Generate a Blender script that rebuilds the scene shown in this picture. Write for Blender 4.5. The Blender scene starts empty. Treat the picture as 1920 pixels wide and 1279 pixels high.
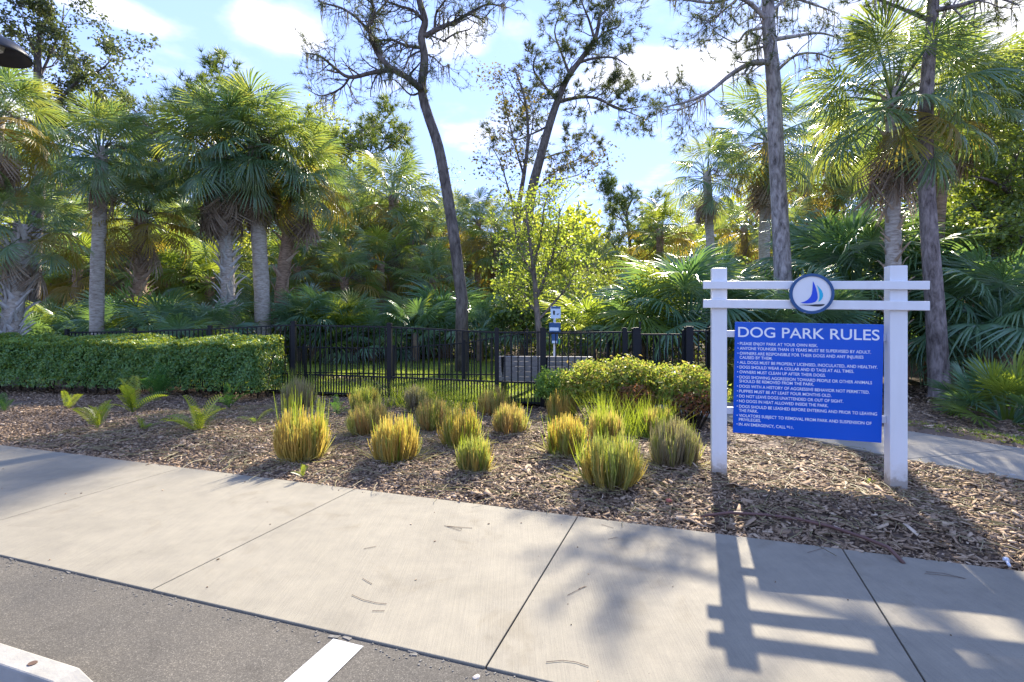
import bpy, bmesh, math, random
import numpy as np
from mathutils import Vector, Matrix, Euler

R = math.radians
sc = bpy.context.scene
col = sc.collection
H, F, HZ, CX = 1.5, 1004.0, 597.0, 960.0          # eye height, focal length (px), horizon row, centre column

# ------------------------------------------------------------------ camera
cam_d = bpy.data.cameras.new('camera')
cam = bpy.data.objects.new('camera', cam_d); col.objects.link(cam)
cam.location = (0, 0, H); cam.rotation_euler = (R(90), 0, 0)
cam_d.sensor_width = 36; cam_d.lens = 36*F/1920
cam_d.shift_y = -(639.5-HZ)/1920
cam_d.clip_start = 0.05; cam_d.clip_end = 2000
sc.camera = cam

# ------------------------------------------------------------------ light
SUN_EL, SUN_AZ = R(34.9), R(19.2)                 # azimuth from +Y towards +X
SKY_STRENGTH, SUN_STRENGTH, EXPOSURE = 0.15, 2.0, 2.9
w = bpy.data.worlds.new('World'); sc.world = w; w.use_nodes = True
nt = w.node_tree; nt.nodes.clear()
def N(t, **k):
    n = nt.nodes.new(t)
    for a, b in k.items(): setattr(n, a, b)
    return n
def M(op, a, b=None, c=None):
    n = N('ShaderNodeMath', operation=op)
    for i, v in enumerate((a, b, c)):
        if v is None: continue
        if isinstance(v, (int, float)): n.inputs[i].default_value = v
        else: nt.links.new(v, n.inputs[i])
    return n.outputs[0]
out = N('ShaderNodeOutputWorld'); bg = N('ShaderNodeBackground')
sky = N('ShaderNodeTexSky'); sky.sky_type = 'NISHITA'; sky.sun_disc = False
sky.sun_elevation = SUN_EL; sky.sun_rotation = SUN_AZ
sky.air_density = 1.0; sky.dust_density = 0.0; sky.ozone_density = 4.0
tc = N('ShaderNodeTexCoord'); sep = N('ShaderNodeSeparateXYZ')
nt.links.new(tc.outputs['Generated'], sep.inputs[0])
az = M('ARCTAN2', sep.outputs[0], sep.outputs[1]); el = M('ARCSINE', sep.outputs[2])
cmb = N('ShaderNodeCombineXYZ')
zz = M('ADD', M('MAXIMUM', sep.outputs[2], 0.02), 0.12)
nt.links.new(M('DIVIDE', sep.outputs[0], zz), cmb.inputs[0]); nt.links.new(M('DIVIDE', sep.outputs[1], zz), cmb.inputs[1])
nz = N('ShaderNodeTexNoise'); nz.inputs['Scale'].default_value = 3.2; nz.inputs['Detail'].default_value = 7; nz.inputs['Roughness'].default_value = .55
nt.links.new(cmb.outputs[0], nz.inputs['Vector'])
def pix2ang(px, py):
    v = Vector(((px-CX)/F, 1, (HZ-py)/F)).normalized()
    return math.atan2(v.x, v.y), math.asin(v.z)
mask = None
for px, py, wx, wy, k in ((530, 55, 95, 38, 1.0), (200, 18, 110, 24, .9), (860, 72, 70, 40, .8), (1280, 120, 190, 42, .9), (1870, 60, 150, 75, .9),
                          (1010, 250, 330, 60, .40), (1150, 205, 260, 45, .40), (1700, -40, 300, 60, .55), (-400, 100, 300, 50, .9), (2600, 200, 400, 60, .9)):
    a, e = pix2ang(px, py)
    da = M('DIVIDE', M('SUBTRACT', az, a), wx/F); de = M('DIVIDE', M('SUBTRACT', el, e), wy/F)
    d2 = M('ADD', M('MULTIPLY', da, da), M('MULTIPLY', de, de))
    b = M('MULTIPLY', M('POWER', 2.718, M('MULTIPLY', d2, -1.0)), k)
    mask = b if mask is None else M('MAXIMUM', mask, b)
dens = M('ADD', M('MULTIPLY', M('MAXIMUM', mask, .24), 1.1), M('MULTIPLY', M('SUBTRACT', nz.outputs[0], .5), 1.7))
mr = N('ShaderNodeMapRange', interpolation_type='SMOOTHSTEP'); nt.links.new(dens, mr.inputs[0])
mr.inputs[1].default_value = .22; mr.inputs[2].default_value = .95; mr.inputs[3].default_value = 0; mr.inputs[4].default_value = .92
mix = N('ShaderNodeMix', data_type='RGBA')
nt.links.new(mr.outputs[0], mix.inputs['Factor']); 
gam = N('ShaderNodeGamma'); gam.inputs[1].default_value = .33; nt.links.new(sky.outputs[0], gam.inputs[0])   # an even, softly graded dome
skm = N('ShaderNodeMix', data_type='RGBA', blend_type='MULTIPLY'); skm.inputs['Factor'].default_value = 1
nt.links.new(gam.outputs[0], skm.inputs[6]); skm.inputs[7].default_value = (.50, .60, 1.0, 1)
nt.links.new(skm.outputs[2], mix.inputs[6])
mix.inputs[7].default_value = (1.6, 1.58, 1.66, 1)
nt.links.new(mix.outputs[2], bg.inputs[0]); bg.inputs[1].default_value = SKY_STRENGTH
nt.links.new(bg.outputs[0], out.inputs[0])
sd = bpy.data.lights.new('sun', 'SUN'); sd.energy = SUN_STRENGTH; sd.angle = R(0.55); sd.color = (1, .91, .76)
so = bpy.data.objects.new('sun', sd); col.objects.link(so)
SDIR = Vector((math.sin(SUN_AZ)*math.cos(SUN_EL), math.cos(SUN_AZ)*math.cos(SUN_EL), math.sin(SUN_EL)))
so.rotation_euler = (-SDIR).to_track_quat('-Z', 'Y').to_euler(); so.location = SDIR*60
vs = sc.view_settings; vs.view_transform = 'Standard'; vs.look = 'None'; vs.gamma = 1; vs.use_curve_mapping = False; vs.exposure = EXPOSURE
sc.cycles.max_bounces = 12; sc.cycles.diffuse_bounces = 8; sc.cycles.transmission_bounces = 8; sc.cycles.glossy_bounces = 2
sc.cycles.use_denoising = True

# ------------------------------------------------------------------ helpers
def at(px, py, Y): return Vector(((px-CX)/F*Y, Y, H-(py-HZ)/F*Y))
def gr(px, py, z=0.0):                              # pixel on the ground at height z
    Y = (H-z)*F/(py-HZ); return Vector(((px-CX)/F*Y, Y, z))
def tag(o, label=None, cat=None, group=None, kind=None):
    for k, v in (('label', label), ('category', cat), ('group', group), ('kind', kind)):
        if v: o[k] = v
    return o
def empty(name, loc=(0, 0, 0), rz=0):
    o = bpy.data.objects.new(name, None); col.objects.link(o); o.location = loc; o.rotation_euler = (0, 0, rz); o.empty_display_size = .1
    return o
def put(name, me, parent=None, mat=None, loc=None, rot=None, scale=None):
    if mat is not None and not me.materials: me.materials.append(mat)
    o = bpy.data.objects.new(name, me); col.objects.link(o)
    if parent: o.parent = parent
    if loc is not None: o.location = loc
    if rot is not None: o.rotation_euler = rot
    if scale is not None: o.scale = (scale,)*3 if isinstance(scale, (int, float)) else scale
    return o
def copy_tree(o, parent=None):
    c = o.copy(); col.objects.link(c); c.parent = parent
    for ch in o.children: copy_tree(ch, c)
    return c
class MB:
    def __init__(s): s.v = []; s.f = []; s.r = []
    def add(s, vs_, fs, rnd=0.5):
        b = len(s.v); s.v += [tuple(p) for p in vs_]; s.f += [tuple(b+i for i in f) for f in fs]; s.r += [rnd]*len(vs_)
    def box(s, c, size, rot=None, rnd=.5):
        x, y, z = (k/2 for k in size)
        p = [Vector((a, b, d)) for a in (-x, x) for b in (-y, y) for d in (-z, z)]
        if rot is not None: p = [rot @ q for q in p]
        c = Vector(c)
        s.add([q+c for q in p], [(0, 1, 3, 2), (4, 6, 7, 5), (0, 4, 5, 1), (2, 3, 7, 6), (0, 2, 6, 4), (1, 5, 7, 3)], rnd)
    def tube(s, path, radii, sides=6, cap=True, rnd=.5):
        path = [Vector(p) for p in path]; n = len(path)
        if isinstance(radii, (int, float)): radii = [radii]*n
        vs_ = []; ref = None
        for i, p in enumerate(path):
            t = (path[min(i+1, n-1)]-path[max(i-1, 0)])
            t = t.normalized() if t.length > 1e-9 else Vector((0, 0, 1))
            if ref is None: ref = t.orthogonal().normalized()
            u = (ref-t*ref.dot(t)); u = u.normalized() if u.length > 1e-6 else t.orthogonal().normalized()
            ref = u; v = t.cross(u)
            for k in range(sides):
                a = 2*math.pi*k/sides
                vs_.append(p+(u*math.cos(a)+v*math.sin(a))*radii[i])
        fs = [(i*sides+k, i*sides+(k+1) % sides, (i+1)*sides+(k+1) % sides, (i+1)*sides+k) for i in range(n-1) for k in range(sides)]
        if cap: fs += [tuple(range(sides))[::-1], tuple((n-1)*sides+k for k in range(sides))]
        s.add(vs_, fs, rnd)
    def mesh(s, name, smooth=False):
        me = bpy.data.meshes.new(name); me.from_pydata(s.v, [], s.f); me.update()
        at_ = me.attributes.new('rnd', 'FLOAT', 'POINT'); at_.data.foreach_set('value', s.r)
        if smooth: me.polygons.foreach_set('use_smooth', [True]*len(me.polygons))
        return me
    def put(s, name, mat, parent=None, smooth=False, bevel=0):
        me = s.mesh(name, smooth)
        o = put(name, me, parent, mat)
        if bevel:
            m = o.modifiers.new('edge', 'BEVEL'); m.width = bevel; m.segments = 2; m.limit_method = 'ANGLE'
        return o
def np_mesh(name, V, Fc, rnd=None):
    V = np.asarray(V, dtype=np.float32).reshape(-1, 3); Fc = np.asarray(Fc, dtype=np.int32)
    k = Fc.shape[1]; me = bpy.data.meshes.new(name)
    me.vertices.add(len(V)); me.vertices.foreach_set('co', V.ravel())
    me.loops.add(Fc.size); me.loops.foreach_set('vertex_index', Fc.ravel())
    me.polygons.add(len(Fc)); me.polygons.foreach_set('loop_start', np.arange(len(Fc), dtype=np.int32)*k)
    me.update(calc_edges=True)
    if rnd is not None:
        at_ = me.attributes.new('rnd', 'FLOAT', 'POINT'); at_.data.foreach_set('value', np.asarray(rnd, dtype=np.float32))
    return me
def nrm(a): return a/np.maximum(np.linalg.norm(a, axis=-1, keepdims=True), 1e-9)
def leaf_arrays(P, rng, size, aspect=.5, normal=None, spread=1.0, var=.35, rnd=None):
    n = len(P); P = np.asarray(P, float)
    nn = rng.normal(0, 1, (n, 3))*spread
    if normal is not None: nn = nn*.6+normal
    nn = nrm(nn); t = nrm(np.cross(nn, rng.normal(0, 1, (n, 3)))); b = np.cross(nn, t)
    L = (size*(1+rng.uniform(-var, var, n)))[:, None]; W = L*aspect*.5
    a0 = P-t*L*.5; a2 = P+t*L*.5-nn*L*.12
    a1 = P-t*L*.05+b*W+nn*L*.13; a3 = P-t*L*.05-b*W+nn*L*.13
    V = np.stack([a0, a1, a2, a3], 1).reshape(-1, 3)
    i = np.arange(n)*4
    Fc = np.concatenate([np.stack([i, i+1, i+2], 1), np.stack([i, i+2, i+3], 1)])
    r = np.repeat(rng.uniform(0, 1, n) if rnd is None else rnd, 4)
    return V, Fc, r
def needle_arrays(P, D, rng, n, L, wdt, spread=.7):
    m = len(P); P = np.repeat(P, n, 0); D = np.repeat(D, n, 0)
    d = nrm(D+rng.normal(0, spread, (m*n, 3))); s = nrm(np.cross(d, rng.normal(0, 1, (m*n, 3))))
    l = (L*rng.uniform(.7, 1.15, m*n))[:, None]
    V = np.stack([P-s*wdt, P+s*wdt, P+d*l+np.array([0, 0, -.12])*l], 1).reshape(-1, 3)
    return V, np.arange(m*n*3).reshape(-1, 3), np.repeat(np.repeat(rng.uniform(0, 1, m), n), 3)
def prism(pts, z0, z1, mb):
    n = len(pts)
    a = sum(pts[i][0]*pts[(i+1) % n][1]-pts[(i+1) % n][0]*pts[i][1] for i in range(n))
    if a < 0: pts = pts[::-1]
    vs_ = [(p[0], p[1], z0) for p in pts]+[(p[0], p[1], z1) for p in pts]
    mb.add(vs_, [tuple(range(n))[::-1], tuple(range(n, 2*n))]+[(i, (i+1) % n, n+(i+1) % n, n+i) for i in range(n)])

# ------------------------------------------------------------------ materials
def mat_new(name):
    m = bpy.data.materials.new(name); m.use_nodes = True
    t = m.node_tree; b = t.nodes['Principled BSDF']
    return m, t, b
def tn(t, typ, **k):
    n = t.nodes.new(typ)
    for a, b in k.items(): setattr(n, a, b)
    return n
def ramp(t, src, stops):
    r = tn(t, 'ShaderNodeValToRGB'); e = r.color_ramp.elements
    while len(e) < len(stops): e.new(.5)
    for q, (p, c) in zip(e, stops): q.position = p; q.color = (*c, 1)
    t.links.new(src, r.inputs[0]); return r.outputs[0]
def noise(t, scale, detail=4, rough=.55, obj=True, stretch=None, dist=0):
    c = tn(t, 'ShaderNodeTexCoord'); n = tn(t, 'ShaderNodeTexNoise')
    n.inputs['Scale'].default_value = scale; n.inputs['Detail'].default_value = detail; n.inputs['Roughness'].default_value = rough; n.inputs['Distortion'].default_value = dist
    s = c.outputs['Object' if obj else 'Generated']
    if stretch:
        mp = tn(t, 'ShaderNodeMapping'); mp.inputs['Scale'].default_value = stretch[:3]
        if len(stretch) > 3: mp.inputs['Rotation'].default_value = (0, 0, stretch[3])
        t.links.new(s, mp.inputs[0]); s = mp.outputs[0]
    t.links.new(s, n.inputs['Vector']); return n.outputs[0]
def bump(t, b, h, strength, dist=.01):
    n = tn(t, 'ShaderNodeBump'); n.inputs['Strength'].default_value = strength; n.inputs['Distance'].default_value = dist
    t.links.new(h, n.inputs['Height']); t.links.new(n.outputs[0], b.inputs['Normal'])
def mixc(t, f, a, b, mode='MIX'):
    m = tn(t, 'ShaderNodeMix', data_type='RGBA', blend_type=mode)
    for i, v in ((0, f), (6, a), (7, b)):
        if isinstance(v, (int, float)): m.inputs[i].default_value = v
        elif isinstance(v, tuple): m.inputs[i].default_value = (*v, 1)
        else: t.links.new(v, m.inputs[i])
    return m.outputs[2]
def math_(t, op, a, b=0.0):
    m = tn(t, 'ShaderNodeMath', operation=op)
    for i, v in enumerate((a, b)):
        if isinstance(v, (int, float)): m.inputs[i].default_value = v
        else: t.links.new(v, m.inputs[i])
    return m.outputs[0]
def attr(t, name='rnd'):
    a = tn(t, 'ShaderNodeAttribute'); a.attribute_name = name; return a.outputs['Fac']
def plain(name, c, rough=.5, spec=.5, metal=0, var=.12, scale=8, bmp=0):
    m, t, b = mat_new(name)
    n = noise(t, scale, 5)
    lo = tuple(k*(1-var) for k in c); hi = tuple(min(1, k*(1+var)) for k in c)
    t.links.new(ramp(t, n, [(.3, lo), (.7, hi)]), b.inputs['Base Color'])
    b.inputs['Roughness'].default_value = rough; b.inputs['Specular IOR Level'].default_value = spec; b.inputs['Metallic'].default_value = metal
    if bmp: bump(t, b, noise(t, scale*6, 4), bmp)
    return m
def leafmat(name, cols, trans, tf=.4, rough=.42, spec=.45, objrand=.5):
    """leaf: per-leaf and per-plant colour spread, light coming through the blade"""
    trans = list(trans)*2 if len(trans) == 1 else trans
    m, t, b = mat_new(name)
    oi = tn(t, 'ShaderNodeObjectInfo')
    f = math_(t, 'ADD', math_(t, 'MULTIPLY', attr(t), 1-objrand), math_(t, 'MULTIPLY', oi.outputs['Random'], objrand))
    k = len(cols)
    c = ramp(t, f, [(i/(k-1) if k > 1 else 0, q) for i, q in enumerate(cols)])
    t.links.new(c, b.inputs['Base Color']); b.inputs['Roughness'].default_value = rough; b.inputs['Specular IOR Level'].default_value = spec
    tr = tn(t, 'ShaderNodeBsdfTranslucent')
    k = len(trans)
    t.links.new(ramp(t, f, [(i/(k-1) if k > 1 else 0, q) for i, q in enumerate(trans)]), tr.inputs[0])
    mx = tn(t, 'ShaderNodeMixShader'); mx.inputs[0].default_value = tf
    t.links.new(b.outputs[0], mx.inputs[1]); t.links.new(tr.outputs[0], mx.inputs[2])
    t.links.new(mx.outputs[0], t.nodes['Material Output'].inputs[0])
    return m
def bark(name, c0, c1, scale, stretch, bmp=.8, dist=.03):
    m, t, b = mat_new(name)
    n = noise(t, scale, 6, .65, stretch=stretch, dist=.4); n2 = noise(t, 1.3, 3)
    c = ramp(t, n, [(.32, c0), (.62, c1)])
    c = mixc(t, .5, c, ramp(t, n2, [(.35, (.55,)*3), (.7, (1.25,)*3)]), 'MULTIPLY')
    t.links.new(c, b.inputs['Base Color']); b.inputs['Roughness'].default_value = .9; b.inputs['Specular IOR Level'].default_value = .2
    bump(t, b, n, bmp, dist); return m

def concrete_mat(name, walk_angle, base=(.255, .234, .190)):
    m, t, b = mat_new(name)
    big = noise(t, .8, 6, .65, dist=.6); mid = noise(t, 7, 6, .7); fine = noise(t, 230, 2, .7); pit = noise(t, 75, 2, .5)
    stain = noise(t, 2.2, 5, .6, dist=1.2)
    broom = noise(t, 1, 3, .7, stretch=(130, 2.5, 1, walk_angle))
    c = ramp(t, big, [(.28, tuple(k*.80 for k in base)), (.5, base), (.75, tuple(k*1.10 for k in base))])
    c = mixc(t, .55, c, ramp(t, mid, [(.3, (.78, .78, .80)), (.65, (1.07, 1.06, 1.04))]), 'MULTIPLY')
    c = mixc(t, .6, c, ramp(t, stain, [(.30, (.80, .77, .72)), (.42, (1, 1, 1)), (.8, (1.03, 1.03, 1.02))]), 'MULTIPLY')
    c = mixc(t, .6, c, ramp(t, fine, [(.33, (.58, .58, .60)), (.45, (1, 1, 1)), (.7, (1.08, 1.08, 1.08))]), 'MULTIPLY')
    c = mixc(t, .7, c, ramp(t, pit, [(.24, (.45, .44, .43)), (.30, (1, 1, 1))]), 'MULTIPLY')
    c = mixc(t, .6, c, ramp(t, broom, [(.3, (.82, .82, .83)), (.6, (1.04, 1.04, 1.04))]), 'MULTIPLY')
    t.links.new(c, b.inputs['Base Color']); b.inputs['Roughness'].default_value = .85; b.inputs['Specular IOR Level'].default_value = .25
    bump(t, b, math_(t, 'ADD', broom, math_(t, 'MULTIPLY', fine, .6)), .6, .003); return m
def asphalt_mat():
    m, t, b = mat_new('asphalt')
    c = tn(t, 'ShaderNodeTexCoord'); v = tn(t, 'ShaderNodeTexVoronoi'); v.inputs['Scale'].default_value = 250
    t.links.new(c.outputs['Object'], v.inputs['Vector'])
    sp = tn(t, 'ShaderNodeSeparateColor'); t.links.new(v.outputs['Color'], sp.inputs[0])
    k = ramp(t, sp.outputs[0], [(.0, (.062, .057, .050)), (.5, (.088, .081, .070)), (.88, (.115, .105, .090)), (1, (.19, .175, .15))])
    k = mixc(t, .6, k, ramp(t, noise(t, 1.4, 4), [(.3, (.7, .7, .7)), (.7, (1.3, 1.25, 1.15))]), 'MULTIPLY')
    k = mixc(t, .7, k, ramp(t, noise(t, 3.5, 6, .7, dist=1.0), [(.28, (.62, .61, .6)), (.45, (1, 1, 1)), (.75, (1.12, 1.1, 1.06))]), 'MULTIPLY')
    t.links.new(k, b.inputs['Base Color']); b.inputs['Roughness'].default_value = .9; b.inputs['Specular IOR Level'].default_value = .25
    bump(t, b, v.outputs['Distance'], -.45, .004); return m
def mulch_mat(name, stops):
    m, t, b = mat_new(name)
    c = ramp(t, attr(t), stops)
    c = mixc(t, .6, c, ramp(t, noise(t, 60, 4, stretch=(1, 3, 1)), [(.3, (.6, .6, .6)), (.7, (1.25, 1.22, 1.2))]), 'MULTIPLY')
    t.links.new(c, b.inputs['Base Color']); b.inputs['Roughness'].default_value = .85; b.inputs['Specular IOR Level'].default_value = .25
    return m

WALK_ANG = math.atan2(-.329, .944)
M_concrete = concrete_mat('walk_concrete', -WALK_ANG, (.250, .226, .174))
M_path = concrete_mat('path_concrete', .9, (.275, .252, .205))
M_asphalt = asphalt_mat()
M_paint = plain('road_paint', (.44, .44, .43), .75, .3, var=.22, scale=30, bmp=.3)
M_stop = plain('wheel_stop_concrete', (.30, .285, .25), .8, .25, var=.12, scale=7, bmp=.25)
M_soil = mulch_mat('mulch_bed', [(0, (.11, .078, .055)), (1, (.18, .13, .095))])
M_chip = mulch_mat('mulch_chip', [(0, (.05, .031, .019)), (.22, (.14, .092, .054)), (.55, (.31, .215, .135)), (.85, (.46, .345, .23)), (1, (.60, .49, .36))])
M_litter = plain('forest_floor', (.085, .062, .042), .95, .1, var=.5, scale=5, bmp=.6)
M_lawn = plain('lawn_soil', (.14, .17, .04), .95, .1, var=.35, scale=4, bmp=.4)
M_grassb = leafmat('lawn_blade', [(.10, .17, .02), (.19, .26, .035), (.32, .33, .08)], [(.40, .55, .04), (.55, .62, .06)], .45, objrand=0)
M_white = plain('white_vinyl', (.76, .76, .75), .38, .5, var=.03, scale=3)
def vinyl():
    m, t, b = mat_new('white_vinyl_post')
    g = tn(t, 'ShaderNodeNewGeometry'); sx = tn(t, 'ShaderNodeSeparateXYZ'); t.links.new(g.outputs['Position'], sx.inputs[0])
    h = math_(t, 'ADD', sx.outputs[2], math_(t, 'MULTIPLY', noise(t, 22, 5), -.22))
    c = ramp(t, h, [(.0, (.40, .35, .29)), (.05, (.66, .63, .58)), (.16, (.76, .76, .75))])
    c = mixc(t, .5, c, ramp(t, noise(t, 3.5, 5, stretch=(3, 3, .5)), [(.3, (.90, .89, .87)), (.6, (1, 1, 1))]), 'MULTIPLY')
    t.links.new(c, b.inputs['Base Color']); b.inputs['Roughness'].default_value = .42; return m
M_post = vinyl()
M_blue = plain('blue_sign_face', (.0, .090, .54), .22, .38, var=.05, scale=2)
M_navy = plain('navy_ring', (.005, .065, .19), .35, .5, var=.05)
M_letter = plain('white_lettering', (.82, .84, .86), .4, .4, var=.01)
M_sail = plain('sail_blue', (.0, .06, .58), .35, var=.02); M_sail2 = plain('sail_cyan', (.0, .42, .62), .35, var=.02); M_hull = plain('hull_black', (.012, .014, .02), .35, var=.02)
M_black = plain('black_powder_coat', (.010, .011, .013), .45, .25, var=.2, scale=20)
M_bronze = plain('dark_bronze', (.018, .018, .02), .45, .5, var=.2)
M_bench = plain('grey_recycled_board', (.30, .28, .26), .7, .3, var=.15, scale=20)
M_green = plain('green_label', (.05, .3, .12), .5); M_label = plain('pale_label', (.55, .68, .78), .4, var=.05)
M_hose = plain('brown_hose', (.13, .065, .05), .55, .4, var=.15)
M_galv = plain('pale_metal', (.6, .62, .66), .4, .5, .3, var=.1)
M_rust = plain('rusty_pin', (.10, .06, .04), .8, .3, var=.4)
M_pebble = plain('pebble', (.42, .38, .33), .8, .3, var=.2, scale=30)
M_asphalt_crumb = plain('grit', (.17, .16, .14), .9, .2, var=.4, scale=60)
M_redchip = plain('red_chip', (.33, .10, .07), .8, .3, var=.2)
M_needle = plain('dry_needle', (.20, .15, .11), .8, .2, var=.2)
M_bulb = plain('lamp_lens', (.7, .7, .66), .4, .5)

M_palm = leafmat('palm_frond', [(0.056, 0.118, 0.0672), (0.0896, 0.168, 0.084), (0.14, 0.202, 0.0784)], [(0.339, 0.575, 0.135), (0.575, 0.711, 0.102), (0.846, 0.795, 0.102)], 0.26, 0.34, 0.7, .55)
M_palmy = leafmat('yellowing_frond', [(0.154, 0.165, 0.033), (0.264, 0.187, 0.0385)], [(0.55, 0.462, 0.044), (0.638, 0.418, 0.055)], .45, .45, .4)
M_dead = leafmat('dead_frond', [(.16, .115, .08), (.30, .225, .16), (.44, .36, .27)], [(.34, .24, .14), (.42, .31, .2)], .14, .75, .2)
M_deado = leafmat('orange_dead_frond', [(.22, .11, .03), (.32, .18, .05)], [(.5, .26, .04), (.55, .33, .06)], .35, .7, .2)
M_pmetto = leafmat('palmetto_frond', [(.065, .140, .085), (.095, .185, .100), (.130, .205, .090)], [(.26, .52, .12), (.44, .62, .10)], 0.24, 0.34, 0.7, .6)
M_pmettoy = leafmat('sun_tinted_palmetto_frond', [(.09, .16, .03), (.15, .2, .035)], [(.34, .45, .04), (.45, .48, .05)], .45, .4, .5, .6)  # yellower copy of the palmetto frond, sunlight put into its colour
M_stalk = plain('dry_flower_stalk', (.16, .115, .085), .85, .15, var=.3)
M_petiole = plain('petiole', (.17, .18, .06), .5, .4, var=.25)
M_oak = leafmat('oak_leaf', [(0.0634, 0.114, 0.0355), (0.114, 0.178, 0.0456), (0.216, 0.254, 0.071)], [(0.347, 0.497, 0.0497), (0.696, 0.77, 0.0745)], 0.26, 0.45, 0.4, .35)
M_bright = leafmat('bright_leaf', [(0.0938, 0.156, 0.0281), (0.173, 0.226, 0.0344), (0.296, 0.296, 0.0469)], [(0.503, 0.636, 0.0503), (0.837, 0.804, 0.0669)], 0.34, 0.45, 0.4, .3)
M_yel = leafmat('yellow_leaf', [(.10, .17, .03), (.17, .23, .035), (.27, .27, .04)], [(.36, .50, .05), (.52, .56, .06)], .5, .45, .4, .1)
M_sparse = leafmat('turning_leaf', [(.05, .055, .02), (.10, .085, .025), (.16, .10, .03)], [(.25, .25, .03), (.38, .28, .05)], .35, .5, .3, .1)
M_oakd = leafmat('dark_oak_leaf', [(.045, .060, .030), (.075, .095, .042), (.11, .125, .055)], [(.24, .30, .06)], .22, .5, .4, .2)
M_pine = leafmat('pine_needle', [(0.0455, 0.0845, 0.0234), (0.0845, 0.13, 0.0286), (0.13, 0.169, 0.039)], [(0.24, 0.336, 0.036), (0.384, 0.456, 0.048)], .3, .5, .35, .3)
M_dpine = leafmat('dull_pine_needle', [(.040, .058, .022), (.085, .105, .035)], [(.18, .24, .05), (.30, .32, .07)], .2, .6, .25, .1)
M_moss = leafmat('spanish_moss', [(.12, .12, .095), (.2, .195, .155)], [(.26, .25, .18)], .25, .9, .1, .1)
M_hedge = leafmat('hedge_leaf', [(0.0514, 0.14, 0.042), (0.0934, 0.21, 0.0514), (0.164, 0.291, 0.07)], [(0.432, 0.605, 0.0432), (0.9, 0.864, 0.0648)], 0.22, 0.4, 0.5, 0)
M_core = plain('hedge_twigs', (.035, .028, .018), .95, .1, var=.4, scale=20)
M_bush = leafmat('bush_leaf', [(.09, .16, .03), (.17, .25, .04), (.29, .33, .06), (.28, .18, .07)], [(.38, .50, .05), (.55, .60, .08), (.50, .36, .08)], .42, .5, .25, 0)
M_bushg = leafmat('pale_bush_leaf', [(.09, .19, .04), (.17, .26, .06)], [(.36, .52, .06)], .4, .5, .25, 0)
M_bushr = leafmat('red_bush_leaf', [(.13, .06, .03), (.24, .10, .045), (.12, .13, .03)], [(.40, .16, .05)], .35, .5, .25, 0)
M_fern = leafmat('fern_frond', [(.07, .14, .015), (.14, .21, .02), (.22, .26, .03)], [(.34, .46, .03), (.5, .52, .04)], .45, .35, .5, .5)
M_fernd = leafmat('dark_fern_frond', [(0.028, 0.091, 0.028), (0.056, 0.14, 0.035)], [(0.144, 0.3, 0.036)], .35, .8, .08, .5)
M_dry = [leafmat('dry_grass_gold', [(.22, .15, .05), (.46, .35, .08), (.48, .28, .08), (.42, .44, .07), (.58, .48, .17)], [(.68, .54, .10), (.70, .50, .09)], .42, .6, .3, 0),
         leafmat('dry_grass_grey', [(.12, .095, .06), (.26, .20, .13), (.36, .30, .18), (.26, .25, .11), (.44, .37, .24)], [(.50, .42, .18), (.46, .44, .13)], .38, .6, .3, 0),
         leafmat('dry_grass_olive', [(.16, .13, .05), (.34, .29, .11), (.29, .32, .07), (.22, .33, .06), (.46, .40, .18)], [(.56, .52, .13), (.48, .58, .09)], .42, .6, .3, 0),
         leafmat('dry_grass_orange', [(.24, .14, .06), (.50, .31, .12), (.44, .34, .11), (.34, .36, .08), (.54, .43, .22)], [(.70, .46, .14), (.60, .54, .11)], .42, .6, .3, 0)]
M_gblade = leafmat('fresh_grass_blade', [(.08, .15, .02), (.14, .22, .025), (.22, .28, .03)], [(.34, .46, .03), (.46, .52, .04)], .45, .45, .4, 0)
M_trunk = bark('palm_trunk', (.26, .215, .17), (.55, .49, .41), 5, (1.4, 1.4, 5), .6, .02)
M_trunkb = bark('brown_palm_trunk', (.15, .095, .06), (.40, .28, .185), 6, (1, 1, 4), .8, .03)
M_boot = plain('leaf_boot', (.46, .44, .40), .85, .2, var=.4, scale=6, bmp=.3)
M_bootb = plain('brown_leaf_boot', (.36, .27, .185), .85, .2, var=.4, scale=6, bmp=.3)
M_pinebark = bark('pine_bark', (.10, .085, .075), (.50, .445, .41), 9, (1.3, 1.3, .45), 1.0, .04)
M_pinebark2 = bark('brown_pine_bark', (.075, .058, .05), (.33, .275, .245), 9, (1.3, 1.3, .45), 1.0, .04)
M_dbark = bark('dark_bark', (.055, .046, .04), (.21, .18, .155), 7, (1.5, 1.5, .5), .9, .03)

# ------------------------------------------------------------------ ground, road, walk, path
def sheet(name, pts, z, mat, kind='structure', parent=None):
    mb = MB(); n = len(pts)
    a = sum(pts[i][0]*pts[(i+1) % n][1]-pts[(i+1) % n][0]*pts[i][1] for i in range(n))
    if a < 0: pts = pts[::-1]
    mb.add([(p[0], p[1], z) for p in pts], [tuple(range(n))])
    o = mb.put(name, mat, parent)
    if kind: o['kind'] = kind
    return o
sheet('ground', [(-400, -200), (400, -200), (400, 600), (-400, 600)], -.075, M_litter)
D = Vector((.944, -.329, 0)).normalized(); NN = Vector((-D.y*-1, -D.x, 0)); NN = Vector((D.y, -D.x, 0)).normalized()   # towards the camera
F0 = Vector((.498, 4.06, 0)); WID = 1.857
def wk(s, d): p = F0+D*s+NN*d; return (p.x, p.y)     # along the walk / from its far edge to the near edge
lot = sheet('parking_lot', [wk(-30, WID+.003), wk(30, WID+.003), wk(30, 25), wk(-30, 25)], -.009, M_asphalt)
pl = [gr(625, 1199, -.009), gr(682, 1213, -.009)]
back = Vector((-.33, -.944, 0)).normalized()*4.6
line = sheet('painted_line', [pl[0].xy, pl[1].xy, (pl[1]+back).xy, (pl[0]+back).xy], -.005, M_paint, None, lot)
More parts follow.
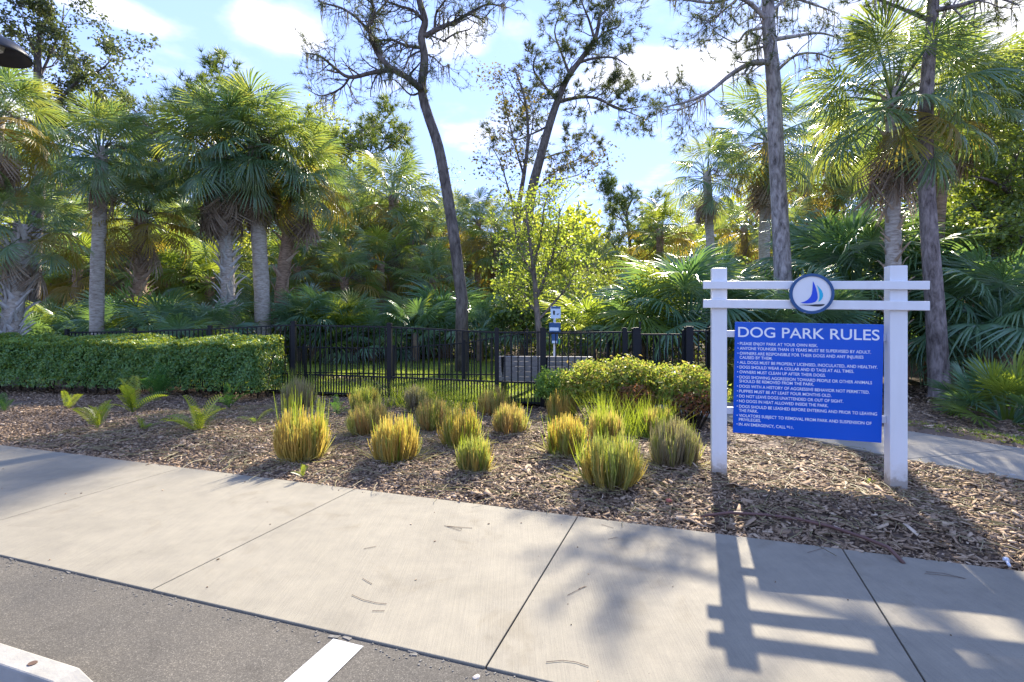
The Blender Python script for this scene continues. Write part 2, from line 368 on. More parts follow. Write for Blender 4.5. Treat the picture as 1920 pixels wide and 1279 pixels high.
walk = empty('sidewalk'); walk['kind'] = 'structure'
js = [-26, -22, -18, -14, -10, -7.9, -4.04, -1.99, 0, 1.75, 3.62, 5.5, 7.4, 9.3, 11.2, 15, 20, 26]
for a, b in zip(js[:-1], js[1:]):
    mb = MB(); g = .004
    prism([wk(a+g, 0), wk(b-g, 0), wk(b-g, WID), wk(a+g, WID)], -.07, 0, mb)
    mb.put('concrete_slab', M_concrete, walk, bevel=.004)
# side path behind the sign
near = [(1.5, 10.2), (2.35, 9.0), (3.0, 7.8), (3.58, 6.69), (4.1, 5.6), (4.67, 4.89), (5.55, 3.9), (6.75, 1.95)]
far = [(3.0, 11.0), (3.95, 9.5), (4.55, 8.3), (5.17, 7.02), (5.8, 6.07), (6.7, 4.9), (7.9, 3.7), (9.6, 1.05)]
path = empty('path'); path['kind'] = 'structure'
for i in range(len(near)-1):
    a0, a1, b0, b1 = (Vector(q) for q in (near[i], near[i+1], far[i], far[i+1]))
    e = .006
    mb = MB(); prism([a0.lerp(a1, e), a0.lerp(a1, 1-e), b0.lerp(b1, 1-e), b0.lerp(b1, e)], -.07, .028, mb)
    mb.put('concrete_slab', M_path, path, bevel=.006)
# mulch bed (gently mounded)
rng = np.random.default_rng(5)
def in_path(x, y, m=0.0):
    for i in range(len(near)-1):
        yy0, yy1 = near[i][1], near[i+1][1]
        if min(yy0, yy1) <= y <= max(yy0, yy1):
            f = (y-yy0)/(yy1-yy0); xn = near[i][0]+f*(near[i+1][0]-near[i][0])
            for j in range(len(far)-1):
                a, b = far[j], far[j+1]
                if min(a[1], b[1]) <= y <= max(a[1], b[1]):
                    g = (y-a[1])/(b[1]-a[1]); xf = a[0]+g*(b[0]-a[0])
                    return xn-m < x < xf+m
    return False
def mound(x, y):
    return .012+.035*math.sin(x*1.3+1)*math.sin(y*1.1)+.02*math.sin(x*2.7+y*1.9)
def bed_h(x, y):
    if in_path(x, y, .16): return -.05 if in_path(x, y, .04) else .0
    q = Vector((x, y, 0))-F0
    d = -q.dot(NN)                                    # distance behind the walk
    k = min(1, max(0, d/.5))
    return -.015+k*(.03+mound(x, y))
mb = MB(); nx, ny = 150, 56
for j in range(ny+1):
    for i in range(nx+1):
        s = -14+i*26/nx; d = -.02+j*7.0/ny
        p = F0+D*s-NN*d; mb.v.append((p.x, p.y, bed_h(p.x, p.y)-.012)); mb.r.append(.5)
for j in range(ny):
    for i in range(nx):
        a = j*(nx+1)+i; mb.f.append((a, a+1, a+nx+2, a+nx+1))
bed = mb.put('mulch_bed', M_soil, smooth=True); bed['kind'] = 'structure'
sheet('lawn', [(-14, 12.9), (-4.2, 10.45), (.5, 9.0), (3.4, 9.2), (6, 10.5), (8, 17), (2, 19.5), (-12, 19.5)], .004+.05, M_lawn)

# wood chips, denser and larger towards the camera
def chips(name, n, srange, drange, size, seed, lift=.0, label=None):
    rng = np.random.default_rng(seed)
    S = rng.uniform(*srange, n); Dd = drange[0]+(drange[1]-drange[0])*rng.uniform(0, 1, n)
    X = F0.x+D.x*S-NN.x*Dd; Y = F0.y+D.y*S-NN.y*Dd
    vis = (Y > 1) & (np.abs(X)/np.maximum(Y, .1) < 1.05)
    pm = np.array([not in_path(x, y, -.02) for x, y in zip(X, Y)]); vis &= pm
    X, Y, Dd = X[vis], Y[vis], Dd[vis]; n = len(X)
    Z = np.array([bed_h(x, y) for x, y in zip(X, Y)])+rng.uniform(0, .022, n)*np.minimum(1, Dd/.25+.25)+lift
    L = size*rng.lognormal(0, .45, n); Wd = L*rng.uniform(.16, .5, n); T = rng.uniform(.003, .008, n)
    yaw = rng.uniform(0, 2*np.pi, n); pit = rng.normal(0, .28, n); rol = rng.normal(0, .35, n)
    t = np.stack([np.cos(yaw)*np.cos(pit), np.sin(yaw)*np.cos(pit), np.sin(pit)], 1)
    s = np.stack([-np.sin(yaw), np.cos(yaw), np.zeros(n)], 1)
    u = np.cross(t, s); s2 = s*np.cos(rol)[:, None]+u*np.sin(rol)[:, None]; u2 = np.cross(t, s2)
    C = np.stack([X, Y, Z], 1)
    def P(a, b, c): return C+t*(a*L)[:, None]+s2*(b*Wd)[:, None]+u2*(c*T)[:, None]
    j = rng.uniform(.6, 1, (4, n))
    V = np.stack([P(-.5*j[0], -.5, -.5), P(.5*j[1], -.5*j[3], -.5), P(.5, .5*j[2], -.5), P(-.5, .5, -.5),
                  P(-.5*j[0], -.5, .5), P(.5*j[1], -.5*j[3], .5), P(.5, .5*j[2], .5), P(-.5, .5, .5)], 1).reshape(-1, 3)
    b = (np.arange(n)*8)[:, None]
    quads = [(4, 5, 6, 7), (0, 1, 5, 4), (1, 2, 6, 5), (2, 3, 7, 6), (3, 0, 4, 7)]
    Fc = np.concatenate([b+np.array(q) for q in quads])
    r = np.repeat(np.clip(rng.beta(2, 2.2, n), 0, 1), 8)
    o = put(name, np_mesh(name, V, Fc, r), None, M_chip); o['kind'] = 'stuff'
    return o
chips('wood_chips', 66000, (-10, 6), (.0, 2.6), .031, 1)
chips('wood_chips', 36000, (-14, 6), (2.2, 7.0), .040, 2)
chips('wood_chips', 8000, (-1, 6.5), (.0, 2.4), .046, 3, .008)
chips('wood_chips', 4500, (-9, 6), (-.05, .06), .022, 4)
def litter(name, n, xr, yr, size, seed, z=-.07):
    rng = np.random.default_rng(seed); X = rng.uniform(*xr, n); Y = rng.uniform(*yr, n)
    k = np.array([not in_path(x, y, .05) for x, y in zip(X, Y)]) & (np.abs(X) < Y*1.1+1); X, Y = X[k], Y[k]; n = len(X)
    P = np.stack([X, Y, z+rng.uniform(0, .05, n)], 1)
    V, Fc, r = leaf_arrays(P, rng, size, .35, normal=np.array([0, 0, 1.4]), spread=.8, var=.6)
    o = put(name, np_mesh(name, V, Fc, r), None, M_chip); o['kind'] = 'stuff'
litter('leaf_litter', 16000, (4.3, 12), (4.6, 12), .075, 21, -.04)
litter('leaf_litter', 9000, (-18, 12), (18.5, 25), .12, 22)
# dry straw lying on the bed
def straw(n, seed):
    rng = np.random.default_rng(seed); mb = MB()
    for i in range(n):
        s = rng.uniform(-7, 5); d = rng.uniform(.1, 3.2); p = F0+D*s-NN*d
        if in_path(p.x, p.y): continue
        a = rng.uniform(0, 6.28); L = rng.uniform(.08, .30); bnd = rng.normal(0, .3)
        pts = []
        for k in range(4):
            q = k/3; aa = a+bnd*q
            pts.append(Vector((p.x+math.cos(aa)*L*q, p.y+math.sin(aa)*L*q, bed_h(p.x, p.y)+.024+.012*math.sin(q*3.1))))
        mb.tube(pts, .0027, 3, False, rng.uniform(0, 1))
    o = mb.put('straw', M_dry[1]); o['kind'] = 'stuff'
straw(3800, 3)
# lawn blades
def blades(name, n, poly, h, seed, mat, wdt=.006, z0=.0):
    rng = np.random.default_rng(seed); poly = np.array(poly)
    lo, hi = poly.min(0), poly.max(0); P = []
    while len(P) < n:
        q = rng.uniform(lo, hi, (n, 2)); ins = np.zeros(n, bool); j = len(poly)-1
        for i in range(len(poly)):
            a, b = poly[i], poly[j]
            c = ((a[1] > q[:, 1]) != (b[1] > q[:, 1])) & (q[:, 0] < (b[0]-a[0])*(q[:, 1]-a[1])/(b[1]-a[1]+1e-12)+a[0]); ins ^= c; j = i
        P += q[ins].tolist()
    P = np.array(P[:n]); B = np.column_stack([P, np.full(n, z0)])
    a = rng.uniform(0, 6.28, n); s = np.column_stack([np.cos(a), np.sin(a), np.zeros(n)])
    ln = rng.normal(0, .4, (n, 2)); hh = h*rng.uniform(.5, 1.3, n)
    T = B+np.column_stack([ln*hh[:, None], hh])
    V = np.stack([B-s*wdt, B+s*wdt, T], 1).reshape(-1, 3)
    o = put(name, np_mesh(name, V, np.arange(3*n).reshape(-1, 3), np.repeat(rng.uniform(0, 1, n), 3)), None, mat); o['kind'] = 'stuff'
    return o
blades('grass', 90000, [(-12, 12.9), (-4.2, 10.5), (.5, 9.05), (3.2, 9.2), (4.5, 12), (3, 19), (-11, 19)], .06, 6, M_grassb, .006, .05)
gv = [(4.2, 9.3), (5.35, 7.1), (5.95, 6.2), (7, 4.9), (7.4, 5.2), (6.3, 6.6), (5.75, 7.5), (4.6, 9.6)]
sheet('grass_verge', gv, .014, M_lawn)
blades('grass', 9000, gv, .05, 7, M_grassb, .006, .014)

# ------------------------------------------------------------------ DOG PARK RULES sign
def sign():
    A = Vector((1.93, 5.0, 0)); B = Vector((3.31, 4.62, 0)); ax = (B-A).normalized(); yaw = math.atan2(ax.y, ax.x)
    Ls = (B-A).length
    root = empty('park_sign', A, yaw)
    tag(root, 'white post sign with a blue panel of dog park rules and a round sailboat badge', 'sign')
    def u_of(px):                                     # along the sign plane (m) seen at column px
        k = (px-CX)/F; return (k*A.y-A.x)/(ax.x-k*ax.y)
    tilt = -.018
    zt = lambda u, z: z+tilt*(u-Ls/2)
    pw = .132
    for u, top in ((0, 1.965), (Ls, 1.95)):
        mb = MB(); mb.box((u, 0, top/2-.1), (pw, pw, top+.2)); p = mb.put('post', M_post, root, bevel=.006)
    for zc, hh in ((1.792, .072), (1.62, .078)):
        mb = MB(); u0, u1 = u_of(1317), u_of(1733)
        mb.box(((u0+u1)/2, -pw/2-.018, zc), (u1-u0, .042, hh), Matrix.Rotation(-tilt, 3, 'Y')); mb.put('crossbeam', M_post, root, bevel=.005)
    u0, u1 = u_of(1376), u_of(1654); zc, hh = .945, 1.025; W = u1-u0
    pan = MB(); rotm = Matrix.Rotation(-tilt, 3, 'Y')
    pan.box(((u0+u1)/2, 0, zc), (W, .03, hh), rotm); panel = pan.put('panel', M_blue, root, bevel=.003)
    for (ua, ub) in ((pw/2, u0+.03), (u1-.03, Ls-pw/2)):
        for z in (1.345, .63):
            mb = MB(); uc = (ua+ub)/2; mb.box((uc, .03, zt(uc, z)), (ub-ua, .03, .062)); mb.put('bracket', M_white, root, bevel=.003)
    dg = bpy.context.evaluated_depsgraph_get
    def text(body, ul, ur, zc_, h, bold, nm):
        cu = bpy.data.curves.new(nm, 'FONT'); cu.body = body; cu.size = 1; cu.offset = bold; cu.extrude = .0
        o = bpy.data.objects.new(nm, cu); col.objects.link(o)
        bpy.context.view_layer.update()
        me = bpy.data.meshes.new_from_object(o.evaluated_get(dg())); bpy.data.objects.remove(o); bpy.data.curves.remove(cu)
        v = np.array([p.co[:] for p in me.vertices]); lo, hi = v.min(0), v.max(0)
        vv = np.zeros_like(v)
        vv[:, 0] = ul+(v[:, 0]-lo[0])/(hi[0]-lo[0])*(ur-ul)
        capH = .70
        z = zc_+(v[:, 1]/capH-.5)*h
        vv[:, 2] = z+tilt*(vv[:, 0]-Ls/2); vv[:, 1] = -.0165
        me.vertices.foreach_set('co', vv.ravel().astype(np.float32)); me.update()
        return put(nm, me, panel, M_letter)
    cpx = lambda x: 1370+x/5.328
    zz_ = lambda v: zc+hh/2-v*hh
    text('DOG PARK RULES', u_of(cpx(72)), u_of(cpx(1480)), zz_(.089), .092, .010, 'heading')
    rows = [('PLEASE ENJOY PARK AT YOUR OWN RISK.', .193, 865, 1), ('ANYONE YOUNGER THAN 15 YEARS MUST BE SUPERVISED BY ADULT.', .236, 1395, 1),
            ('OWNERS ARE RESPONSIBLE FOR THEIR DOGS AND ANY INJURIES', .281, 1320, 1), ('CAUSED BY THEM.', .318, 412, 0),
            ('ALL DOGS MUST BE PROPERLY LICENSED, INOCULATED, AND HEALTHY.', .362, 1460, 1), ('DOGS SHOULD WEAR A COLLAR AND ID TAGS AT ALL TIMES.', .405, 1225, 1),
            ('OWNERS MUST CLEAN UP AFTER THEIR DOGS.', .449, 943, 1), ('DOGS SHOWING AGGRESSION TOWARD PEOPLE OR OTHER ANIMALS', .495, 1405, 1),
            ('SHOULD BE REMOVED FROM THE PARK.', .531, 828, 0), ('DOGS WITH A HISTORY OF AGGRESSIVE BEHAVIOR NOT PERMITTED.', .577, 1380, 1),
            ('PUPPIES MUST BE AT LEAST FOUR MONTHS OLD.', .621, 1000, 1), ('DO NOT LEAVE DOGS UNATTENDED OR OUT OF SIGHT.', .666, 1118, 1),
            ('NO DOGS IN HEAT ALLOWED INSIDE THE PARK.', .710, 970, 1), ('DOGS SHOULD BE LEASHED BEFORE ENTERING AND PRIOR TO LEAVING', .758, 1455, 1),
            ('THE PARK.', .795, 270, 0), ('VIOLATORS SUBJECT TO REMOVAL FROM PARK AND SUSPENSION OF', .840, 1400, 1), ('PRIVILEGES.', .876, 300, 0),
            ('IN AN EMERGENCY, CALL 911.', .919, 625, 1)]
    for body, v, xr, bul in rows:
        text(body, u_of(cpx(92-14*v)), u_of(cpx(xr)), zz_(v), .0262, .010, 'lettering')
        if bul:
            mb = MB(); uc = u_of(cpx(74-14*v)); n = 8
            mb.add([(uc+.0045*math.cos(k*math.pi/4), -.0165, zt(uc, zz_(v))+.0045*math.sin(k*math.pi/4)) for k in range(n)], [tuple(range(n))])
            mb.put('bullet', M_letter, panel)
    # round badge
    uc, zb, rb = u_of(1514), 1.5+45/F*4.8, .176
    def disc(r0, r1, y0, y1, mat, nm, par, n=56):
        mb = MB(); vs_ = []; fs = []
        for k in range(n):
            a = 2*math.pi*k/n; c, s = math.cos(a), math.sin(a)
            vs_ += [(uc+r1*c, y0, zb+r1*s), (uc+r1*c, y1, zb+r1*s)]
            if r0: vs_ += [(uc+r0*c, y0, zb+r0*s)]
        st = 3 if r0 else 2
        for k in range(n):
            a, b = k*st, (k+1) % n*st
            fs.append((a, b, b+1, a+1))
            if r0: fs.append((a+2, b+2, b, a))
        if not r0: fs.append(tuple(k*st for k in range(n)))
        fs.append(tuple(k*st+1 for k in range(n))[::-1])
        mb.add(vs_, fs); return mb.put(nm, mat, par)
    badge = disc(0, rb*.985, -.137, -.104, M_white, 'badge', root)
    disc(rb*.86, rb, -.144, -.108, M_navy, 'badge_ring', badge)
    cr = lambda x, y: (uc+(x-815)/498*rb, -.1405, zb-(y-680)/460*rb)
    def shape(pts, mat, nm):
        mb = MB(); mb.add([cr(*p) for p in pts], [tuple(range(len(pts)))]); mb.put(nm, mat, badge)
    shape([(842, 395), (880, 470), (915, 570), (942, 690), (948, 780), (930, 830), (890, 870), (820, 893), (730, 903), (640, 900), (560, 885), (650, 860), (730, 815), (785, 755), (818, 680), (832, 580), (836, 480)], M_sail, 'blue_sail')
    shape([(925, 480), (985, 545), (1035, 610), (1062, 680), (1065, 740), (1045, 800), (1005, 845), (960, 872), (980, 800), (985, 730), (978, 650), (960, 570)], M_sail2, 'cyan_sail')
    shape([(530, 938), (650, 930), (780, 932), (900, 922), (1105, 918), (1080, 950), (1020, 970), (940, 975), (850, 968), (750, 952), (640, 945)], M_hull, 'hull')
sign()

# ------------------------------------------------------------------ fences, gate
def box_mesh(name, sx, sy, sz):
    mb = MB(); mb.box((0, 0, sz/2), (sx, sy, sz)); return mb.mesh(name)
PK = {}
def fence(name, label, pts, spacing=.11, low=.42, gap=.06, post=.068, dense=True, cat='fence', rail2=True, picket=.019):
    """pts: list of (x, y, z ground, height, is_post)"""
    root = empty(name, (pts[0][0], pts[0][1], 0)); tag(root, label, cat)
    o0 = Vector((pts[0][0], pts[0][1], 0))
    for (x, y, z, h, ip) in pts:
        if not ip: continue
        s = post*ip
        mb = MB(); mb.box(Vector((x, y, z+h/2-.02))-o0, (s, s, h+.10)); p = mb.put('post', M_black, root)
        mb = MB(); mb.box(Vector((x, y, z+h+.038))-o0, (s*1.2, s*1.2, .016)); mb.box(Vector((x, y, z+h+.052))-o0, (s*.8, s*.8, .014)); mb.put('post_cap', M_black, p)
    for a, b in zip(pts[:-1], pts[1:]):
        va = Vector((a[0], a[1], 0)); vb = Vector((b[0], b[1], 0)); L = (vb-va).length; d = (vb-va)/L; yaw = math.atan2(d.y, d.x)
        za, zb_ = a[2], b[2]; ha, hb = a[3], b[3]
        rails = [(za+ha-.02, zb_+hb-.02), (za+low, zb_+low)]
        if rail2: rails.append((za+gap+.02, zb_+gap+.02))
        for r0, r1 in rails:
            mb = MB(); s = .014
            q = [(-s, -s), (s, -s), (s, s), (-s, s)]; vs_ = []
            for base, zr in ((va, r0), (vb, r1)):
                for (e, g) in q: vs_.append(base+Vector((-d.y*e, d.x*e, zr+g))-o0)
            mb.add(vs_, [(0, 1, 5, 4), (1, 2, 6, 5), (2, 3, 7, 6), (3, 0, 4, 7), (0, 3, 2, 1), (4, 5, 6, 7)]); mb.put('rail', M_black, root)
        n = max(1, int(L/spacing))
        for k in range(n*2 if dense else n):
            t = (k+.5)/(n*2) if dense else (k+.5)/n
            full = not dense or k % 2 == 0
            z0 = (za+gap)*(1-t)+(zb_+gap)*t; z1 = ((za+ha-.02)*(1-t)+(zb_+hb-.02)*t) if full else ((za+low)*(1-t)+(zb_+low)*t)
            hh = round(z1-z0, 2); key = (hh, picket)
            if key not in PK: PK[key] = box_mesh('picket', picket, picket, hh)
            p = va.lerp(vb, t)-o0
            put('picket', PK[key], root, M_black, (p.x, p.y, z0), (0, 0, yaw))
    return root
G = .03
fence('metal_fence', 'long black metal picket fence running behind the hedge and in front of the bench',
      [(-10.12, 12.18, 0, 1.2, 1), (-8.17, 11.6, 0, 1.23, 1), (-6.2, 11.0, 0, 1.3, 1), (-4.24, 10.4, 0, 1.39, 1.25), (-2.25, 9.84, 0, 1.36, 1.25), (-.26, 9.13, 0, 1.28, 1), (.52, 8.96, 0, 1.29, 1.4)])
fence('metal_fence', 'short black fence section right of the bench, behind the yellow-green bush',
      [(.60, 8.97, 0, 1.27, 0), (1.87, 8.9, 0, 1.29, 1.0), (2.05, 8.86, 0, 1.29, 1.7)], .1)
fence('metal_fence', 'black fence end behind the left white sign post, beyond the gate',
      [(2.93, 8.88, 0, 1.31, 1.7), (3.32, 8.9, 0, 1.31, 1.2), (3.9, 10.6, 0, 1.3, 1), (4.6, 12.6, 0, 1.3, 1)], .1)
gate = fence('metal_gate', 'black metal gate with a tall latch between two thick fence posts',
             [(2.12, 8.92, 0, 1.25, .7), (2.86, 8.93, 0, 1.25, .7)], .1, cat='gate')
mb = MB(); mb.tube([(0, -.05, 1.0), (0, -.05, 1.42)], .014, 8); mb.box((0, -.05, 1.02), (.05, .05, .07)); mb.box((0, -.05, 1.43), (.035, .035, .03)); mb.put('latch', M_black, gate)
fence('metal_fence', 'low black picket fence across the far side of the dog park lawn',
      [(-7.2, 13.4, .0, .82, 1), (-5.0, 12.9, .0, .83, 1), (-2.75, 12.45, .0, .82, 1), (-1.1, 12.4, .0, .95, 1), (.35, 12.3, .0, 1.2, 1), (2.2, 12.3, .0, 1.24, 1), (3.4, 12.6, 0, 1.24, 1)], .11, .2, .05, .06, False, rail2=False)

# ------------------------------------------------------------------ bench, waste station, lamp, wheel stop
def bench():
    a, b = at(936, 668, 9.9), at(1110, 668, 9.75); a.z = b.z = .054; d = (b-a); L = d.length
    root = empty('park_bench', a, math.atan2(d.y, d.x)); tag(root, 'grey slatted park bench seen from behind through the fence', 'bench')
    lean = R(14)
    for k in range(5):
        mb = MB(); z = .37+k*.095; mb.box((L/2, -.10-.22*(z-.4), z-.054+.02), (L, .03, .092), Matrix.Rotation(lean, 3, 'X')); mb.put('back_board', M_bench, root, bevel=.004)
    for k in range(3):
        mb = MB(); mb.box((L/2, .02+k*.14, .40), (L, .12, .03)); mb.put('seat_board', M_bench, root, bevel=.004)
    for x in (.08, L/2+.02, L-.06):
        mb = MB()
        mb.tube([(x, -.02, 0), (x, -.09, .38), (x, -.20, .76)], .03, 6); mb.tube([(x, -.06, .37), (x, .36, .37)], .028, 6); mb.tube([(x, .36, .37), (x, .38, 0)], .028, 6)
        mb.put('frame', M_black, root)
bench()
def station():
    p = at(1040, 600, 11.0); root = empty('pet_waste_station', (p.x, p.y, .05)); tag(root, 'navy pet waste bag station with a small dog sign on its pole', 'waste station')
    yaw = Matrix.Rotation(0, 3, 'Z'); s = 11.0/F
    zz_ = lambda y: H-(y-HZ)*s-.05
    mb = MB(); mb.box((0, .05, zz_(574)/2), (.05, .05, zz_(574))); mb.put('pole', M_galv, root)
    mb = MB(); mb.box((.02, 0, (zz_(575)+zz_(597))/2), (19*s, .012, 22*s)); sg = mb.put('dog_sign', M_label, root)
    mb = MB(); mb.box((.02, -.0075, zz_(577)), (17*s, .003, 3.5*s)); mb.put('sign_header', M_navy, sg)
    mb = MB()
    mb.add([(x*s+.02, -.0085, zz_(587)+y*s) for x, y in ((-5, 4), (-3, 5), (-1, 3), (-1.5, 0), (-1, -3), (-4, -4), (-5, -1))], [tuple(range(7))])
    mb.add([(x*s+.02, -.0085, zz_(587)+y*s) for x, y in ((1.5, -3), (5, -3), (7, 0), (5, -1.2), (2, -1.5))], [tuple(range(5))])
    mb.put('dog_figure', M_hull, sg)
    mb = MB(); mb.box((0, -.02, (zz_(605)+zz_(623))/2), (21*s, .16, 18*s)); bx = mb.put('bag_box', M_navy, root, bevel=.01)
    mb = MB(); mb.box((-.02, -.102, zz_(617)), (17*s, .004, 6*s)); mb.put('label', M_label, bx)
    mb = MB(); mb.box((0, -.02, (zz_(626)+zz_(644))/2), (12*s, .12, 18*s)); b2 = mb.put('dispenser', M_navy, root, bevel=.008)
    mb = MB(); mb.box((-.01, -.082, zz_(641)), (9*s, .004, 4.5*s)); mb.put('label', M_label, b2)
    mb = MB(); mb.box((.09, -.05, zz_(640)), (.03, .06, .12)); mb.put('bag_roll', M_green, b2)
    mb = MB(); mb.tube([(0, 0, .05), (0, 0, zz_(655)*.72)], [.15, .17], 12); mb.put('bin', M_navy, root)
station()
def lamp():
    c = at(-14, 88, 6.0); root = empty('street_lamp', (c.x-.55, c.y+.1, -.06)); tag(root, 'dark bronze dome lamp head poking into the top left corner', 'street lamp')
    zl = c.z+.06
    mb = MB(); mb.tube([(0, 0, 0), (0, 0, zl*.5), (0, 0, zl+.35)], [.07, .06, .05], 12); mb.put('pole', M_bronze, root, True)
    mb = MB(); mb.tube([(0, 0, zl+.28), (.25, -.05, zl+.36), (.5, -.1, zl+.30), (.55, -.1, zl+.16)], .022, 8); mb.put('arm', M_bronze, root, True)
    mb = MB(); prof = [(.03, .17), (.07, .16), (.11, .12), (.2, .08), (.28, .03), (.335, -.05), (.34, -.085), (.325, -.085), (.26, .0), (.1, .05), (.01, .05)]; n = 32
    vs_ = [(.55+r*math.cos(2*math.pi*k/n), -.1+r*math.sin(2*math.pi*k/n), zl+z) for r, z in prof for k in range(n)]
    mb.add(vs_, [(i*n+k, i*n+(k+1) % n, (i+1)*n+(k+1) % n, (i+1)*n+k) for i in range(len(prof)-1) for k in range(n)])
    sh = mb.put('lamp_shade', M_bronze, root, True)
    mb = MB(); mb.tube([(.55, -.1, zl+.05), (.55, -.1, zl-.03)], [.11, .09], 16); mb.put('lens', M_bulb, sh)
lamp()
def wheel_stop():
    a = Vector((-1.66, 2.05, -.009)); d = Vector((-.944, .329, 0)).normalized()
    root = empty('wheel_stop', a, math.atan2(d.y, d.x)); tag(root, 'pale concrete wheel stop on the asphalt in the bottom left corner', 'wheel stop')
    L, h = 1.83, .13
    prof = lambda x, k: [(x, .085, 0), (x, .06, h*k), (x, -.06, h*k), (x, -.085, 0)]
    mb = MB(); st = [(-.06, .0), (-.02, .55), (.07, 1), (L-.07, 1), (L, .55), (L+.03, 0)]
    vs_ = [q for x, k in st for q in ([(x, s_*(.072-.026*k) if i in (1, 2) else s_*.072, h*k if i in (1, 2) else 0) for i, s_ in ((0, 1), (1, 1), (2, -1), (3, -1))])]
    fs = [(i*4+k, i*4+(k+1) % 4, (i+1)*4+(k+1) % 4, (i+1)*4+k) for i in range(len(st)-1) for k in range(4)]
    mb.add(vs_, fs+[(3, 2, 1, 0), tuple((len(st)-1)*4+k for k in range(4))]); mb.put('block', M_stop, root, bevel=.006)
    for x in (.27, L-.27):
        mb = MB(); mb.tube([(x, 0, h-.01), (x, 0, h+.003)], .016, 10); mb.put('pin', M_rust, root)
wheel_stop()

# ------------------------------------------------------------------ palms
def frond_mesh(name, seed, nseg, Lp, Rr, amax, costa, kd, ks, tip, mat, jit=.03, wide=1.0, pet=True):
    rg = random.Random(seed); mb = MB()
    if pet: mb.tube([(0, 0, 0), (Lp*.5, 0, .03), (Lp, 0, 0)], [.022, .016, .011], 4, False, .5)
    dth = 2*amax/nseg
    for i in range(nseg):
        a = -amax+dth*(i+.5)+rg.uniform(-jit, jit); c = 1-abs(a)/amax
        bx = Lp+costa*c*.75; ln = Rr*(.6+.4*math.cos(a*.62))*rg.uniform(.88, 1.06)
        dx, dy = math.cos(a), math.sin(a); px_, py_ = -dy, dx
        tw = rg.uniform(.6, 1.4)*tip; r_ = rg.random(); off = rg.uniform(-.03, .03)
        vs_ = []
        for s in (0, .28, .52, .78, 1):
            L = s*ln
            hw = wide*(.004 if s == 0 else min(L*math.tan(dth/2)*1.02, .030) if s <= .53 else (.017 if s < .9 else 0))
            if s > .4: hw *= .8
            for e, zf in (((-1, 0), (0, .75), (1, 0)) if s < .9 else ((0, 0),)):
                x = bx+dx*L+px_*hw*e; y = dy*L+py_*hw*e; z = hw*zf+off*s-tw*ln*s**2.6
                u = x-Lp
                z -= kd*max(u, 0)**2+ks*y*y
                sh = 1-.28*min(1.0, (kd*max(u, 0)+tw*s))*s
                vs_.append((Lp+u*sh, y*(1-.22*min(1, ks*abs(y))), z))
        fs = []
        for k in range(3):
            b = k*3; fs += [(b, b+1, b+4, b+3), (b+1, b+2, b+5, b+4)]
        fs += [(9, 10, 12), (10, 11, 12)]
        mb.add(vs_, fs, r_)
    me = mb.mesh(name); me.materials.append(mat); return me
def fset(mat, n, seed, **k):
    out_ = []
    for i in range(n):
        q = dict(nseg=44, Lp=.86, Rr=.72, amax=2.3, costa=.36, kd=.30, ks=.46, tip=.36, jit=.06); q.update(k)
        q['kd'] *= .6+.8*i/max(1, n-1); q['tip'] *= .7+.7*((i*7) % n)/n; q['ks'] *= .5+1.0*((i*3) % n)/n
        out_.append(frond_mesh('frond', seed+i, q['nseg'], q['Lp'], q['Rr'], q['amax'], q['costa'], q['kd'], q['ks'], q['tip'], mat, q.get('jit', .03)))
    return out_
F_G = fset(M_palm, 7, 10); F_Y = fset(M_palmy, 3, 30, tip=.45, ks=.5)
F_D = fset(M_dead, 4, 40, nseg=24, Lp=.5, amax=1.0, kd=.1, ks=1.2, tip=.12, jit=.12, Rr=1.0)
F_DO = fset(M_deado, 2, 50, nseg=24, Lp=.5, amax=.9, kd=.1, ks=1.2, tip=.12, jit=.12, Rr=1.0)
F_P = fset(M_pmetto, 5, 60, nseg=30, Lp=.9, Rr=.85, tip=.24, costa=.2); F_PY = fset(M_pmettoy, 3, 70, nseg=30, Lp=.9, Rr=.85, tip=.22, costa=.2)
F_SAW = fset(M_pmetto, 3, 80, nseg=24, Lp=.55, Rr=.5, tip=.06, kd=.1, ks=.1, costa=.04, amax=1.9); F_SAWY = fset(M_pmettoy, 2, 85, nseg=24, Lp=.55, Rr=.5, tip=.06, kd=.1, ks=.1, costa=.04, amax=1.9)
def boot_mesh(name, mat):
    mb = MB(); st = [(0, .055, .0), (.12, .042, .02), (.26, .026, .07), (.36, .018, .13), (.40, .010, .17)]; vs_ = []
    for z, hw, o in st: vs_ += [(o, -hw, z), (o+.018, 0, z+.004), (o, hw, z), (o-.012, 0, z)]
    fs = [(i*4+k, i*4+(k+1) % 4, (i+1)*4+(k+1) % 4, (i+1)*4+k) for i in range(4) for k in range(4)]+[(16, 17, 18, 19)]
    mb.add(vs_, fs); me = mb.mesh(name); me.materials.append(mat); return me
BOOT, BOOTB = boot_mesh('leaf_boot', M_boot), boot_mesh('leaf_boot', M_bootb)
def add_frond(root, me, loc, az_, el_, roll, s, label=None):
    o = bpy.data.objects.new('frond', me); col.objects.link(o); o.parent = root
    o.location = loc; o.scale = (s, s, s)
    o.rotation_euler = (Matrix.Rotation(az_, 3, 'Z') @ Matrix.Rotation(-el_, 3, 'Y') @ Matrix.Rotation(roll, 3, 'X')).to_euler()
    if label: o['label'] = label
    return o
